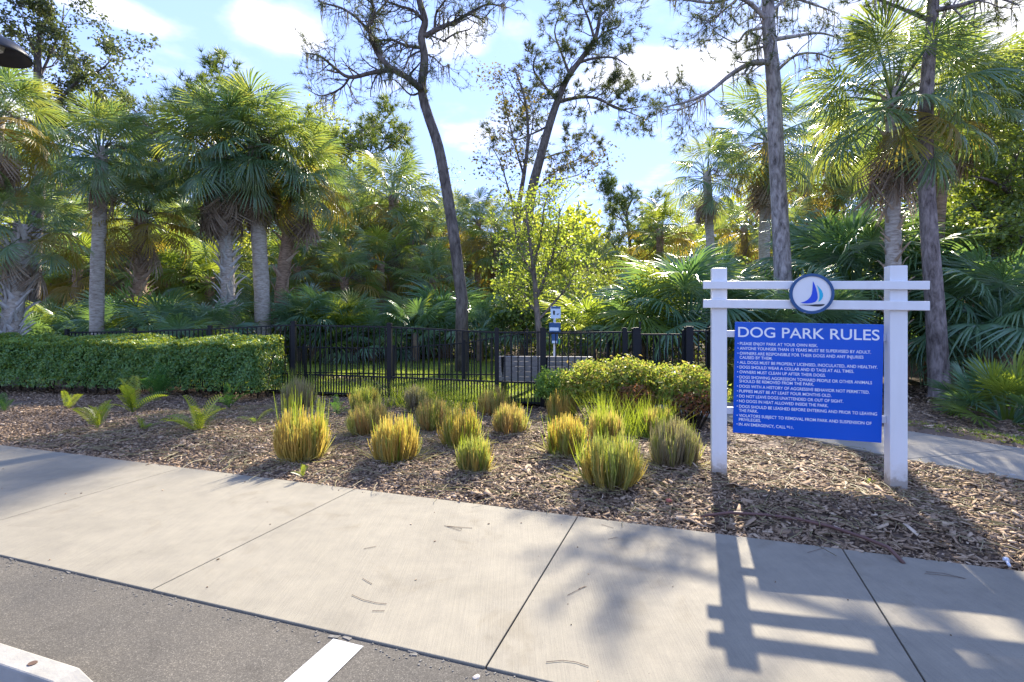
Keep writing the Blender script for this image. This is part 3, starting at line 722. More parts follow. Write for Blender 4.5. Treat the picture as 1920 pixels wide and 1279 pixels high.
def palm(label, bx, top, Y, n=32, s=1.0, dead=6, boots=0, rt=.15, seed=0, mat=None, bmesh_=None, yel=.12, group=None, orange=False, elmin=-42, dz=0, blade=None, name='cabbage_palm'):
    rg = random.Random(seed*77+5); base = at(bx, 600, Y); base.z = 0; t = at(*top, Y+dz)
    root = empty(name, base); tag(root, label, 'palm tree', group)
    tl = t-base; mb = MB(); n_ = 16; pts = []; rad = []
    for k in range(n_+1):
        f = k/n_; p = tl*f; p = Vector((p.x*(f**.6 if f else 0)*1.0, p.y*f, p.z))
        pts.append(p+Vector((.02*math.sin(f*7+seed), .02*math.cos(f*5+seed), 0))); rad.append(rt*(1.25-.25*min(1, f*6))*(1-.12*f)*(1+.04*math.sin(k*2.3+seed)))
    mb.tube(pts, rad, 14); mb.put('trunk', mat or M_trunk, root, True)
    def onax(f): i = min(n_-1, int(f*n_)); return pts[i].lerp(pts[i+1], f*n_-i)
    boots = int(boots*1.7)
    for k in range(boots):
        f = .08+.88*k/boots; a = k*2.39996; p = onax(f); rr = rt*.9
        o = put('leaf_boot', bmesh_ or BOOT, root, None, p+Vector((math.cos(a)*rr, math.sin(a)*rr, -.1)))
        o.rotation_euler = (Matrix.Rotation(a, 3, 'Z') @ Matrix.Rotation(R(30 if k % 2 else -30)+rg.uniform(-.15, .15), 3, 'X') @ Matrix.Rotation(rg.uniform(-.1, .25), 3, 'Y')).to_euler()
        q = rg.uniform(.62, 1.0)*rt/.15; o.scale = (q, q, q)
    n = int(n*1.25)
    for i in range(n):
        f = i/n; a = i*2.39996+rg.uniform(-.3, .3); e = R(82-(82-elmin)*f**.85)+rg.uniform(-.14, .14)
        me = rg.choice(F_Y) if (f > .55 and rg.random() < yel*2) else rg.choice(blade or F_G)
        add_frond(root, me, tl+Vector((math.cos(a)*.08, math.sin(a)*.08, -.5*f*s)), a, e, rg.uniform(-.5, .5), s*rg.uniform(.85, 1.12))
    for i in range(dead):
        a = i*2.39996+rg.uniform(-.4, .4)
        add_frond(root, rg.choice(F_DO if (orange and rg.random() < .7) else F_D), tl+Vector((math.cos(a)*.14, math.sin(a)*.14, -.5*s-rg.uniform(0, .5)*s)), a, R(rg.uniform(-88, -62)), rg.uniform(-.4, .4), s*rg.uniform(.7, 1.0), 'dead brown hanging frond')
    mb = MB()                                           # spent flower stalks: fine brown sprays inside the crown
    for i in range(6):
        a = i*2.39996+rg.uniform(-.5, .5); o_ = tl+Vector((0, 0, -.1)); d = Vector((math.cos(a), math.sin(a), rg.uniform(.1, .7))); p = o_; st = []
        for k in range(7):
            st.append(p); p = p+d*.17*s; d = (d+Vector((0, 0, -.24))).normalized()
        mb.tube(st, [.012-.0015*k for k in range(7)], 3, False)
        for _ in range(46):
            q = st[rg.randint(2, 6)]; e = q+Vector((rg.gauss(0, .20), rg.gauss(0, .20), rg.uniform(-.34, .12)))*s; f_ = (q+e)/2+Vector((0, 0, .05*s)); w_ = .006*s
            sd = Vector((rg.uniform(-1, 1), rg.uniform(-1, 1), 0)).normalized()*w_
            mb.add([q-sd, q+sd, f_-sd, f_+sd, e], [(0, 1, 3, 2), (2, 3, 4)], rg.random())
    fs_ = mb.put('flower_stalks', M_stalk, root); fs_['kind'] = 'stuff'
    return root
palm('cabbage palm crown cut by the left edge of the photo, below the lamp head', -30, (-8, 215), 11.6, 34, .76, 8, 0, .15, 1, yel=.35)
palm('cabbage palm with a slim smooth pale trunk, second from left above the hedge', 183, (188, 275), 14.5, 36, .92, 4, 0, .175, 2, yel=.1)
palm('short cabbage palm with a thick criss-cross booted trunk at the left edge', 14, (45, 420), 12.0, 30, .74, 7, 70, .19, 3, yel=.25)
palm('cabbage palm with a rough booted trunk behind the hedge, right of the smooth slim one', 256, (268, 395), 15.5, 34, .88, 4, 60, .19, 4, M_trunkb, BOOTB, .4)
palm('booted silver-grey palm trunk leftmost of the three above the right half of hedge', 428, (415, 280), 17.0, 42, 1.3, 22, 80, .21, 5, yel=.05)
palm('thick smooth pale palm trunk in the middle of the trunk trio above the hedge', 492, (478, 262), 17.5, 46, 1.36, 24, 0, .25, 6, yel=.12)
palm('brownish palm trunk on the right of the trunk trio, crown glowing yellow', 520, (562, 325), 18.2, 40, 1.12, 14, 20, .22, 7, M_trunkb, BOOTB, .4)
palm('cabbage palm with spiky upright crown left of the bare leaning pine', 735, (738, 368), 26, 34, 1.5, 5, 12, .28, 8, M_trunkb, BOOTB, .25)
palm('short palm with orange dead skirt just left of the spiky palm', 688, (682, 425), 27, 30, 1.25, 12, 14, .26, 9, M_trunkb, BOOTB, .4, orange=True)
palm('small yellow-green palm far behind in the gap right of the bare leaning pine', 893, (898, 412), 27.0, 26, 1.0, 4, 0, .16, 10, M_trunkb, BOOTB, .4)
palm('low palm with a brown trunk behind the lawn, left of the yellow-leaved tree', 954, (940, 485), 25.5, 22, 1.02, 5, 10, .16, 11, M_trunkb, BOOTB, .45)
palm('thin-crowned palm with brown dead skirt, left of the tall straight pine', 1338, (1325, 320), 19.0, 24, .92, 12, 0, .16, 12, elmin=-55)
palm('palm with dead brown fronds, standing partly behind the tall straight pine trunk', 1430, (1440, 250), 20.0, 34, 1.32, 16, 0, .21, 13, elmin=-55)
palm('big cabbage palm directly behind the right sign post with tan hanging boots', 1676, (1674, 165), 11.0, 36, 1.12, 10, 40, .15, 14, M_trunk, BOOTB, .08, elmin=-50)
palm('tall cabbage palm behind the right-hand pine trunk with open fan crown', 1748, (1775, 175), 12.6, 32, .98, 10, 0, .16, 15, M_trunkb, BOOTB, .12, elmin=-50)
seen_labels = set()
MARK = [(14, 'booted palm at the left edge'), (183, 'slim smooth palm'), (256, 'rough booted palm'), (428, 'silver-grey booted palm'), (505, 'palm trunk trio'), (688, 'orange-skirted palm'), (738, 'spiky upright palm'),
        (835, 'bare leaning pine'), (898, 'small far palm in the gap'), (975, 'slender young tree'), (1040, 'waste station'), (1120, 'bench end'), (1195, 'gate latch'), (1325, 'thin-crowned palm'), (1400, 'left sign post'), (1465, 'tall straight pine'),
        (1514, 'round sign badge'), (1600, 'sign panel'), (1676, 'right sign post'), (1752, 'flaky-barked pine'), (1820, 'saw palmettos'), (1900, 'right edge oak')]
def whereabouts(desc, px):
    ms = sorted(MARK, key=lambda m: abs(m[0]-px))
    for k in range(3):
        m = ms[k]; rel = 'behind' if abs(m[0]-px) < 16 else ('left of' if px < m[0] else 'right of')
        for rl in (rel, 'a little '+rel if rel != 'behind' else 'far behind'):
            lab = '%s, %s the %s' % (desc, rl, m[1])
            if lab not in seen_labels: seen_labels.add(lab); return lab
    return desc
# palms deeper in the woods
for i, (bx, top, Y, s) in enumerate([(110, (110, 345), 22, 1.2), (330, (335, 420), 21, 1.2), (375, (372, 470), 20, 1.1), (600, (612, 390), 21, 1.3), (655, (650, 365), 23, 1.25), (780, (790, 470), 20, 1.1),
                                   (545, (552, 470), 19, 1.1), (60, (70, 520), 18, 1), (215, (215, 490), 19, 1.1), (1400, (1395, 420), 20, 1.1), (1510, (1515, 330), 21, 1.3), (1560, (1570, 270), 21, 1.4), (1590, (1600, 400), 20, 1.2), (870, (880, 490), 21, 1), (1280, (1275, 470), 21, 1.1), (1840, (1850, 330), 21, 1.35), (140, (135, 430), 17, .9), (300, (300, 470), 18, .95), (30, (28, 300), 20, 1.2), (1620, (1625, 250), 20, 1.3), (1480, (1482, 440), 18, 1.0), (845, (850, 420), 23, 1.2)]):
    palm(whereabouts('cabbage palm in the woods', bx), bx, top, Y*1.4, 24, s*1.09, 6, 0, .2, 40+i, M_trunkb, BOOTB, .3, 'palms deeper in the woods', i % 2 == 0)
for i, (bx, top, Y, s) in enumerate([(75, (72, 470), 21, 1.05), (140, (146, 505), 20, .95), (222, (226, 450), 23, 1.1), (318, (322, 500), 21, 1.0), (352, (350, 440), 24, 1.1), (395, (392, 520), 20, .95), (560, (556, 500), 22, 1.05), (610, (616, 465), 24, 1.1),
                                   (650, (646, 520), 21, 1.0), (712, (716, 490), 23, 1.05), (775, (770, 450), 25, 1.1), (805, (812, 520), 22, .95), (925, (930, 445), 25, 1.0), (1100, (1105, 500), 24, 1.0), (1235, (1238, 430), 24, 1.05)]):
    palm(whereabouts('short cabbage palm', bx), bx, top, Y, 24, s, 9, 0, .18, 90+i, M_trunkb, BOOTB, .2, 'short palms low in the woods', i % 3 == 0, blade=F_G+F_PY+F_PY)  # fronds in the sunlit colour mixed in to brighten these crowns
def clump(label, px, py, Y, n, s, sets, seed, elr=(10, 80), z0=.0, name='palmetto', cat='palmetto', group=None, spread=.15):
    """trunkless fan palm: petioles rise from the ground; (px, py) = middle of the leafy mass"""
    rg = random.Random(seed*31+3); p = at(px, py, Y); top = max(.0, p.z-.9*s)
    root = empty(name, (p.x, p.y, z0)); tag(root, label, cat, group)
    mb = MB(); mb.tube([(0, 0, -.1), (0, 0, top+.05)], [.16*s, .12*s], 8); mb.put('stem', M_trunkb, root, True)
    for i in range(n):
        a = i*2.39996+rg.uniform(-.3, .3); e = R(elr[1]-(elr[1]-elr[0])*(i/n)**.9)+rg.uniform(-.12, .12)
        add_frond(root, rg.choice(sets), Vector((math.cos(a)*spread*s*.5, math.sin(a)*spread*s*.5, top+rg.uniform(-.05, .1))), a, e, rg.uniform(-.5, .5), s*rg.uniform(.8, 1.15))
    return root
clump('large blue-green young palm behind the fence, left of the waste station', 835, 572, 20.5, 44, 1.62, F_P, 1, (-15, 80))
clump('sunlit yellow-green palmetto just above the fence, right of the hedge', 625, 605, 18.5, 28, 1.3, F_PY, 2)
clump('large young fan palm left of the sign, above the gate', 1290, 520, 12.2, 36, 1.15, F_P+F_PY[:1], 3, (-15, 80))
clump('shadowy fan palm right above the gate latch', 1200, 565, 13.2, 26, 1.0, F_P+F_PY, 4)
clump('big dark fan palm directly behind the round sign badge', 1600, 460, 13.4, 44, 1.5, F_P, 5, (-25, 82))
clump('fan palm behind the gap between sign panel and badge', 1500, 560, 11.2, 26, 1.0, F_P, 6)
clump('fan palm spreading behind and right of the right sign post', 1755, 505, 12.8, 34, 1.3, F_P, 7, (-25, 80))
clump('dark blue-green fan palm at the right edge', 1880, 520, 10.8, 34, 1.1, F_P, 8, (-15, 80))
clump('fan palm between the pine base and the right edge, behind the saw palmetto', 1850, 590, 11.0, 18, .85, F_P, 9, (-10, 70))
clump('bright saw palmetto low at the right edge beside the path', 1890, 740, 7.6, 30, .95, F_SAW+F_SAWY+F_SAWY, 10, (2, 78), name='saw_palmetto')
clump('small saw palmetto beside the path just left of the brightest one', 1845, 700, 8.4, 16, .8, F_SAW+F_SAWY, 11, (5, 78), name='saw_palmetto')
clump('lime green palmetto patch above the fence right of the waste station', 1110, 590, 14, 26, .95, F_PY, 12, (0, 80))
clump('glowing yellow fan palm seen between the rough booted palm and the silver-grey one', 360, 490, 21, 26, 1.35, F_PY, 13, (-20, 80))
clump('lime green fan palm low between the two leftmost trunks', 100, 590, 16.5, 22, 1.0, F_PY, 14, (0, 80))
clump('yellow-lit fan palm low behind the rough booted palm', 300, 585, 17, 18, .9, F_PY, 15, (0, 80))
rgU = random.Random(9)
for i, (px, py, Y, s) in enumerate([(60, 590, 15, 1), (150, 590, 16, 1), (225, 560, 15.5, 1.1), (310, 570, 15, 1.1), (345, 600, 14, .9), (390, 560, 16, 1), (560, 570, 15.5, 1), (590, 540, 17, 1), (660, 560, 16, 1), (700, 590, 15, 1),
                                   (780, 560, 16, 1), (900, 560, 17, 1), (980, 570, 17, 1), (1060, 590, 17, 1), (1160, 560, 17, 1.1), (1240, 510, 17, 1.2), (1350, 500, 16, 1.2), (1400, 560, 14, 1.1), (1440, 590, 13, 1), (1540, 430, 15, 1.3),
                                   (1690, 420, 14, 1.3), (1780, 600, 12.5, 1), (1820, 460, 14, 1.2), (1910, 430, 15, 1.2), (-60, 580, 14, 1), (1990, 560, 12, 1.2), (1960, 480, 14, 1.2), (20, 610, 14, .9), (470, 590, 15, 1)]):
    if 440 < px < 1010 and Y < 18: s *= 18/Y; Y = 18
    clump(whereabouts('fan palm in the undergrowth', px), px, py+(22 if px < 1000 else 8), Y, 22, s*.8, F_PY+F_P if i % 2 == 0 else F_P, 30+i, (-10, 80), group='undergrowth fan palms')

# ------------------------------------------------------------------ branching trees
def grow(rg, p, d, L, r, lvl, tubes, tips, o):
    n = o['seg'][lvl]; path_ = [p]
    for i in range(n):
        d = (d+Vector((rg.gauss(0, 1), rg.gauss(0, 1), rg.gauss(0, 1)))*o['wob']+Vector((0, 0, o['up'][lvl]))).normalized()
        p = p+d*(L/n); path_.append(p)
    r1 = max(r*o.get('taper', .45), .004)
    tubes.append((path_, [r+(r1-r)*i/n for i in range(n+1)], lvl))
    if lvl == o['max']:
        for i in range(max(1, n//2), n+1): tips.append((path_[i], d))
        return
    kids = o['kids'][lvl]
    for k in range(kids):
        t = o.get('from', .3)+(1-o.get('from', .3))*((k+rg.random())/kids)
        i = min(n-1, int(t*n)); q = path_[i].lerp(path_[i+1], t*n-i); dd = (path_[i+1]-path_[i]).normalized()
        ortho = dd.orthogonal().normalized(); ortho.rotate(Matrix.Rotation(rg.uniform(0, 6.28), 3, dd))
        a = o['ang']*rg.uniform(.7, 1.2); nd = dd*math.cos(a)+ortho*math.sin(a)
        grow(rg, q, nd, L*o['lr']*(1.15-.5*t)*rg.uniform(.8, 1.15), max(.005, (r+(r1-r)*t)*.62), lvl+1, tubes, tips, o)
def tubes_mesh(tubes, mb, lv0=0):
    for pth, rad, lvl in tubes: mb.tube(pth, rad, (8, 6, 5, 4, 3)[min(4, lvl+lv0)], lvl == 0)
def leaves_on(tips, rng, per, rad, size, asp, flat=.7):
    T = np.array([tuple(t[0]) for t in tips]); P = np.repeat(T, per, 0)+rng.normal(0, rad, (len(T)*per, 3))*np.array([1, 1, flat])
    return leaf_arrays(P, rng, size, asp, normal=np.array([0, 0, .5]))
def tufts_on(tips, rng, n, L, wd, jitter=.0, rep=1):
    P = np.array([tuple(t[0]) for t in tips]); Dd = np.array([tuple(t[1]) for t in tips])
    P = np.repeat(P, rep, 0); Dd = np.repeat(Dd, rep, 0); P = P+rng.normal(0, jitter, P.shape) if jitter else P
    return needle_arrays(P, Dd+np.array([0, 0, .25]), rng, n, L, wd)
def moss(points, rg, lmin, lmax, wd=.02):
    mb = MB()
    for p in points:
        for _ in range(rg.randint(1, 3)):
            L = rg.uniform(lmin, lmax); q = Vector(p)+Vector((rg.uniform(-.06, .06), rg.uniform(-.06, .06), 0)); n = 5; a = rg.uniform(0, 3.14)
            vs_ = []
            for k in range(n+1):
                f = k/n; wv = wd*(1-f)*rg.uniform(.4, 1.3)+.002
                vs_ += [q+Vector((math.cos(a)*wv, math.sin(a)*wv, 0)), q-Vector((math.cos(a)*wv, math.sin(a)*wv, 0))]
                q = q+Vector((rg.uniform(-.025, .025), rg.uniform(-.025, .025), -L/n))
            mb.add(vs_, [(2*k, 2*k+1, 2*k+3, 2*k+2) for k in range(n)], rg.random())
    return mb
OAK = dict(seg=(5, 5, 4, 3), wob=.16, up=(.05, .03, .02, .0), kids=(7, 6, 5), ang=1.0, lr=.62, max=3, taper=.4)
def proto_tree(name, label, cat, seed, h, spread, mat, leaf, per, rad, asp=.5, o=OAK, trunk_r=.16, bmat=None, needles=False, group=None, lean=0, frm=.3):
    rg = random.Random(seed); rng = np.random.default_rng(seed); tubes, tips = [], []
    o = dict(o); o['from'] = frm; o['lr'] = spread
    grow(rg, Vector((0, 0, -.1)), Vector((lean, 0, 1)).normalized(), h, trunk_r, 0, tubes, tips, o)
    root = empty(name); tag(root, label, cat, group)
    mb = MB(); tubes_mesh(tubes[:1], mb); mb.put('trunk', bmat or M_dbark, root, True)
    mb = MB(); tubes_mesh(tubes[1:], mb); mb.put('branches', bmat or M_dbark, root, True)
    if needles: V, Fc, r_ = tufts_on(tips, rng, per, leaf, .012, rad, 3)
    else: V, Fc, r_ = leaves_on(tips, rng, per, rad, leaf, asp)
    cr = put('crown', np_mesh('crown', V, Fc, r_), root, mat); cr['kind'] = 'stuff'
    return root
p_oak = proto_tree('oak_tree', 'dark leafy oak in the woods behind the palms', 'tree', 1, 6.0, .62, M_oak, .13, 9, .28)
p_oak2 = proto_tree('oak_tree', 'dark leafy oak in the woods behind the palms', 'tree', 2, 7.0, .52, M_bright, .12, 7, .30)
p_brt = proto_tree('broadleaf_tree', 'bright yellow-green tree lit from behind in the woods', 'tree', 3, 5.0, .6, M_bright, .13, 8, .26)
p_und = proto_tree('understory_bush', 'leafy bush in the shade under the palms', 'bush', 4, 2.2, .75, M_oak, .11, 8, .16, trunk_r=.05, frm=.1)
p_und2 = proto_tree('understory_bush', 'yellow-green bush glowing between the trunks', 'bush', 5, 2.0, .8, M_bright, .11, 8, .16, trunk_r=.05, frm=.1)
PINE = dict(seg=(6, 5, 4), wob=.12, up=(.08, .05, .05), kids=(16, 8), ang=1.15, lr=.45, max=2, taper=.35)
p_pin = proto_tree('pine_tree', 'rounded green pine crown in the woods', 'tree', 6, 8.0, .34, M_pine, .34, 16, .14, o=PINE, bmat=M_dbark, needles=True, frm=.45)
def place(proto, used, x, y, s, rz, label=None, group=None, z=0):
    o = proto if not used.get(proto.name) else copy_tree(proto); used[proto.name] = 1
    o.location = (x, y, z); o.scale = (s, s, s); o.rotation_euler = (0, 0, rz)
    if label: o['label'] = label
    if group: o['group'] = group
    return o
used = {}; rg = random.Random(44)
def place(proto, x, y, s, rz, label, group=None, z=0):
    o = proto if not used.get(proto.name) else copy_tree(proto); used[proto.name] = 1
    o.location = (x, y, z); o.scale = (s, s, s); o.rotation_euler = (0, 0, rz); o['label'] = label
    if group: o['group'] = group
    elif 'group' in o: del o['group']
    return o
def place_px(proto, px, ytop, Y, hgt, label, group=None):
    """proto of nominal height hgt so that its top reaches row ytop"""
    z = H+(HZ-ytop)/F*Y; return place(proto, (px-CX)/F*Y, Y, z/hgt, rg.uniform(0, 6.28), label, group)
place_px(p_pin, 320, 105, 38, 9.0, 'rounded bright pine top between the left oak and the palm trio')
place_px(p_pin, 672, 170, 38, 9.0, 'rounded green pine top left of the bare leaning pine')
place_px(p_pin, 1190, 335, 30, 9.0, 'small dark pine standing alone in the sky gap left of the sign')
place_px(p_oak2, 535, 140, 42, 9.0, 'oak top poking over the palm trio crowns')
place_px(p_oak, 850, 335, 36, 8.0, 'small far oak right of the bare leaning pine trunk')
for px, yt, Y in ((-160, 200, 36), (-60, 190, 33), (40, 260, 35), (150, 240, 33), (240, 230, 36), (400, 230, 36), (480, 270, 32), (600, 260, 36), (740, 340, 36), (1120, 420, 36), (1240, 410, 34), (1360, 330, 36), (1440, 330, 36), (1530, 260, 34), (1620, 230, 36), (1720, 170, 36),
                  (1820, 190, 32), (1930, 150, 35), (2050, 150, 33), (1060, 430, 40), (950, 430, 40)):
    place_px(rg.choice((p_oak, p_oak2)), px, yt, Y*1.35, 8.2, whereabouts('dark far oak', px), 'oaks far back in the woods')
for px, yt, Y in ((20, 400, 22), (110, 380, 20), (210, 390, 23), (300, 350, 24), (380, 400, 22), (450, 430, 20), (560, 410, 22), (640, 400, 24), (720, 430, 21), (830, 450, 22), (900, 450, 26), (1000, 440, 25), (1110, 430, 23), (1180, 450, 22), (1290, 430, 24), (1390, 430, 21), (1480, 400, 23), (1560, 370, 24), (1650, 360, 22), (1720, 380, 25), (1790, 370, 21), (1870, 330, 23)):
    place_px(p_brt if px > 700 or px % 3 else p_oak, px, yt+10, Y*1.4, 6.8 if px > 700 or px % 3 else 8.2, whereabouts('backlit yellow-green tree', px), 'backlit bright trees in the woods')
for i in range(36):
    px = -120+i*62+rg.uniform(-20, 20); Y = rg.uniform(16.5, 22); yt = rg.uniform(480, 545)
    y_ = i % 4 == 0
    Y += 6 if px < 1000 else 0
    place_px(p_und2 if y_ else p_und, px, yt, Y, 3.0, whereabouts('glowing low bush' if y_ else 'shaded low bush', px), 'glowing bushes between the trunks' if y_ else 'shaded bushes in the woods')
# far-off woods that read as one mass
rng = np.random.default_rng(8); n = 60000
X = rng.uniform(-80, 80, n); Yf = rng.uniform(52, 62, n); hmax = 11+1.8*np.sin(X*.35)+1.2*np.sin(X*.9+1)
Z = hmax*rng.beta(1.3, 1.1, n)
V, Fc, r_ = leaf_arrays(np.stack([X, Yf, Z], 1), rng, .75, .6)
o = put('woods', np_mesh('woods', V, Fc, r_), None, M_bright); o['kind'] = 'stuff'

# hero trees drawn from their limbs
def limb(pts, Y, r0, r1, rg, depth=0.0, zj=.25):
    """pixel polyline -> 3-D limb at distance Y, drifting in depth along its length"""
    n = len(pts); out_ = []; y = Y
    for i, (a, b) in enumerate(pts):
        y = Y+depth*i/max(1, n-1)+(rg.uniform(-zj, zj) if 0 < i < n-1 else 0); out_.append(at(a, b, y))
    sm = []
    for i in range(n-1):                                # Catmull-Rom
        p0, p1, p2, p3 = out_[max(0, i-1)], out_[i], out_[i+1], out_[min(n-1, i+2)]
        for k in range(4):
            t = k/4; sm.append(.5*((2*p1)+(p2-p0)*t+(2*p0-5*p1+4*p2-p3)*t*t+(3*p1-p0-3*p2+p3)*t**3))
    sm.append(out_[-1]); m = len(sm)
    return sm, [r0+(r1-r0)*i/(m-1) for i in range(m)]
def hero(name, label, trunk, limbs, Y, r0, r1, seed, bmat, twig, foliage, cat='tree', mossy=0, basez=None):
    rg = random.Random(seed); rng = np.random.default_rng(seed)
    tp, tr = limb(trunk, Y, r0, r1, rg, 0, .03)
    if basez is not None: tp = [Vector((tp[0].x, tp[0].y, basez))]+tp; tr = [tr[0]*1.25]+tr
    o0 = Vector((tp[0].x, tp[0].y, 0)); root = empty(name, o0); tag(root, label, cat)
    L = lambda ps: [p-o0 for p in ps]
    mb = MB(); mb.tube(L(tp), tr, 14); mb.put('trunk', bmat, root, True)
    allb = []; tips = []; mp = []
    mb = MB()
    for pts, ra, rb, dep in limbs:
        lp, lr = limb(pts, Y, ra, rb, rg, dep); mb.tube(L(lp), lr, 7, False); allb.append((lp, lr)); mp += lp[2:]
        for i in range(1, len(lp)-1):                   # twigs along each limb
            for _ in range(twig['n'] if rg.random() < twig.get('p', 1) else 0):
                dd = (lp[i+1]-lp[i]).normalized(); od = dd.orthogonal().normalized(); od.rotate(Matrix.Rotation(rg.uniform(0, 6.28), 3, dd))
                tubes = []; t2 = []
                grow(rg, lp[i], (dd*.6+od+Vector((0, 0, twig.get('up', .1)))).normalized(), twig['L']*rg.uniform(.5, 1.2), max(.008, lr[i]*.45), 0, tubes, t2, twig['o'])
                for pth, rad, lvl in tubes: mb.tube(L(pth), rad, 4 if lvl == 0 else 3, False)
                tips += [(p-o0, d) for p, d in t2]
        tips.append((lp[-1]-o0, (lp[-1]-lp[-2]).normalized()))
    mb.put('branches', bmat, root, True)
    if foliage and tips:
        V, Fc, r_ = foliage['f'](tips, rng); cr = put('crown', np_mesh('crown', V, Fc, r_), root, foliage['m']); cr['kind'] = 'stuff'
    if mossy:
        ps = [rg.choice(mp)-o0 for _ in range(mossy)]+[tp[rg.randint(len(tp)//3, len(tp)-1)]-o0 for _ in range(mossy//6)]
        mo = moss(ps, rg, .12, .7).put('moss', M_moss, root); mo['kind'] = 'stuff'
    return root
TW = dict(seg=(4, 3), wob=.22, up=(.04, .06), kids=(3,), ang=.9, lr=.6, max=1, taper=.4)
TW3 = dict(seg=(4, 3, 3), wob=.2, up=(.06, .06, .05), kids=(4, 3), ang=.85, lr=.6, max=2, taper=.4)
hero('pine_tree', 'tall bare dark pine leaning left with twisted limbs and hanging moss', [(866, 560), (852, 450), (838, 360), (822, 275), (800, 208), (791, 165), (796, 110), (790, 70), (797, 40), (786, 0), (774, -60), (760, -120)],
     [([(797, 175), (768, 148), (730, 125), (705, 95), (692, 50), (700, 20), (690, -20)], .10, .03, -.6),
      ([(745, 130), (700, 136), (655, 145), (625, 125), (600, 105), (575, 100)], .07, .015, -1.0),
      ([(655, 145), (640, 165), (605, 180), (580, 170)], .035, .01, .3),
      ([(692, 60), (670, 35), (640, 15), (605, 5), (585, -10)], .05, .012, .8),
      ([(690, 42), (715, 15), (735, -10), (750, -40)], .04, .012, -.4),
      ([(790, 90), (760, 85), (735, 75), (710, 75), (690, 60)], .05, .02, .5),
      ([(745, 80), (722, 95), (712, 112)], .025, .008, .4),
      ([(790, 95), (770, 105), (760, 125), (748, 140)], .03, .008, -.5),
      ([(797, 68), (825, 52), (850, 42), (880, 25), (915, 8), (950, 15)], .08, .015, .9),
      ([(815, 55), (818, 25), (835, 0), (845, -30)], .04, .012, -.6),
      ([(830, 78), (855, 62), (880, 55), (890, 42)], .03, .008, .7),
      ([(797, 100), (815, 110), (832, 125), (840, 120)], .025, .006, -.5),
      ([(795, 40), (775, 20), (745, 10), (720, 0), (700, -15)], .05, .012, -.7),
      ([(786, 0), (815, -20), (860, -35), (905, -25)], .05, .012, .8),
      ([(880, 25), (905, 35), (925, 15), (945, 5)], .025, .006, .2),
      ([(795, 168), (770, 178), (740, 150), (715, 152)], .035, .008, .9)],
     14.5, .165, .065, 21, M_dbark, dict(n=2, p=.6, L=.7, o=TW), dict(f=lambda t, r: tufts_on(t, r, 8, .17, .005), m=M_dpine), mossy=150, basez=0)
def fol_sparse(t, r): return leaves_on(t, r, 4, .10, .10, .5)
hero('leaning_tree', 'leaning tree with sparse olive leaves at the middle of the sky gap', [(985, 470), (995, 370), (1012, 300), (1030, 235), (1047, 185), (1065, 145), (1090, 110), (1115, 75), (1125, 30)],
     [([(1045, 190), (1020, 160), (1000, 130), (1008, 95)], 0.13, 0.0312, -2.08), ([(1068, 140), (1055, 105), (1040, 60), (1050, 25)], 0.13, 0.0312, 2.34),
      ([(1080, 120), (1110, 110), (1150, 108), (1175, 122)], 0.13, 0.0312, -1.56), ([(1100, 95), (1135, 60), (1160, 50), (1165, 30)], 0.104, 0.026, 1.82),
      ([(1115, 75), (1105, 40), (1095, 15), (1085, -10)], 0.117, 0.0312, -1.3), ([(1050, 190), (1090, 182), (1125, 186), (1160, 205), (1200, 200)], 0.156, 0.039, 1.56),
      ([(1120, 186), (1150, 198), (1190, 215), (1215, 225)], 0.078, 0.0208, -1.3), ([(1030, 235), (1000, 250), (965, 262), (935, 240)], 0.091, 0.0208, 2.08), ([(1012, 300), (1040, 290), (1075, 280), (1100, 265)], 0.091, 0.0208, -1.82),
      ([(1125, 30), (1145, 10), (1160, -15)], 0.091, 0.026, 0.78), ([(1065, 150), (1040, 165), (1015, 185), (990, 200)], 0.078, 0.0208, 1.56)],
     40, .40, .12, 22, M_dbark, dict(n=1, p=.85, L=1.9, o=TW3), dict(f=lambda t, r: tufts_on(t, r, 7, .5, .02), m=M_dpine), mossy=0, basez=0)
hero('slender_tree', 'slender young tree with scattered small leaves left of the leaning one', [(975, 600), (975, 500), (972, 400), (982, 330), (990, 260), (985, 190), (965, 130)],
     [([(975, 420), (955, 360), (940, 310), (925, 280)], 0.072, 0.0192, -1.2), ([(975, 400), (1010, 350), (1060, 310), (1110, 290)], 0.072, 0.0192, 1.44), ([(982, 330), (965, 270), (950, 210), (940, 160)], 0.072, 0.0192, 1.2),
      ([(988, 280), (1000, 220), (985, 170)], 0.048, 0.0144, -1.2), ([(985, 200), (960, 160), (945, 130)], 0.048, 0.0144, 0.48), ([(985, 360), (1040, 340), (1090, 325), (1130, 290)], 0.048, 0.0144, -0.96)],
     34, .21, .05, 23, M_dbark, dict(n=2, p=.65, L=1.7, o=TW), dict(f=lambda t, r: leaves_on(t, r, 3, .26, .20, .6), m=M_sparse), basez=0)
hero('yellow_leaf_tree', 'small tree with bright yellow-green leaves behind the waste station', [(1012, 640), (1005, 560), (1000, 500), (992, 440), (985, 390)],
     [([(1005, 560), (1030, 500), (1045, 440), (1050, 390)], .04, .01, -.5), ([(1002, 520), (975, 470), (965, 420), (960, 385)], .035, .01, .5), ([(1000, 500), (1015, 440), (1020, 390), (1030, 360)], .035, .01, .4),
      ([(1010, 600), (1045, 560), (1070, 530), (1080, 480)], .03, .01, -.3), ([(1008, 590), (980, 550), (955, 530)], .03, .01, .3), ([(1030, 500), (1060, 460), (1078, 420)], .02, .008, .5)],
     11.3, .07, .02, 24, M_dbark, dict(n=2, p=.75, L=.62, o=TW), dict(f=lambda t, r: leaves_on(t, r, 6, .10, .062, .65), m=M_yel), basez=0)
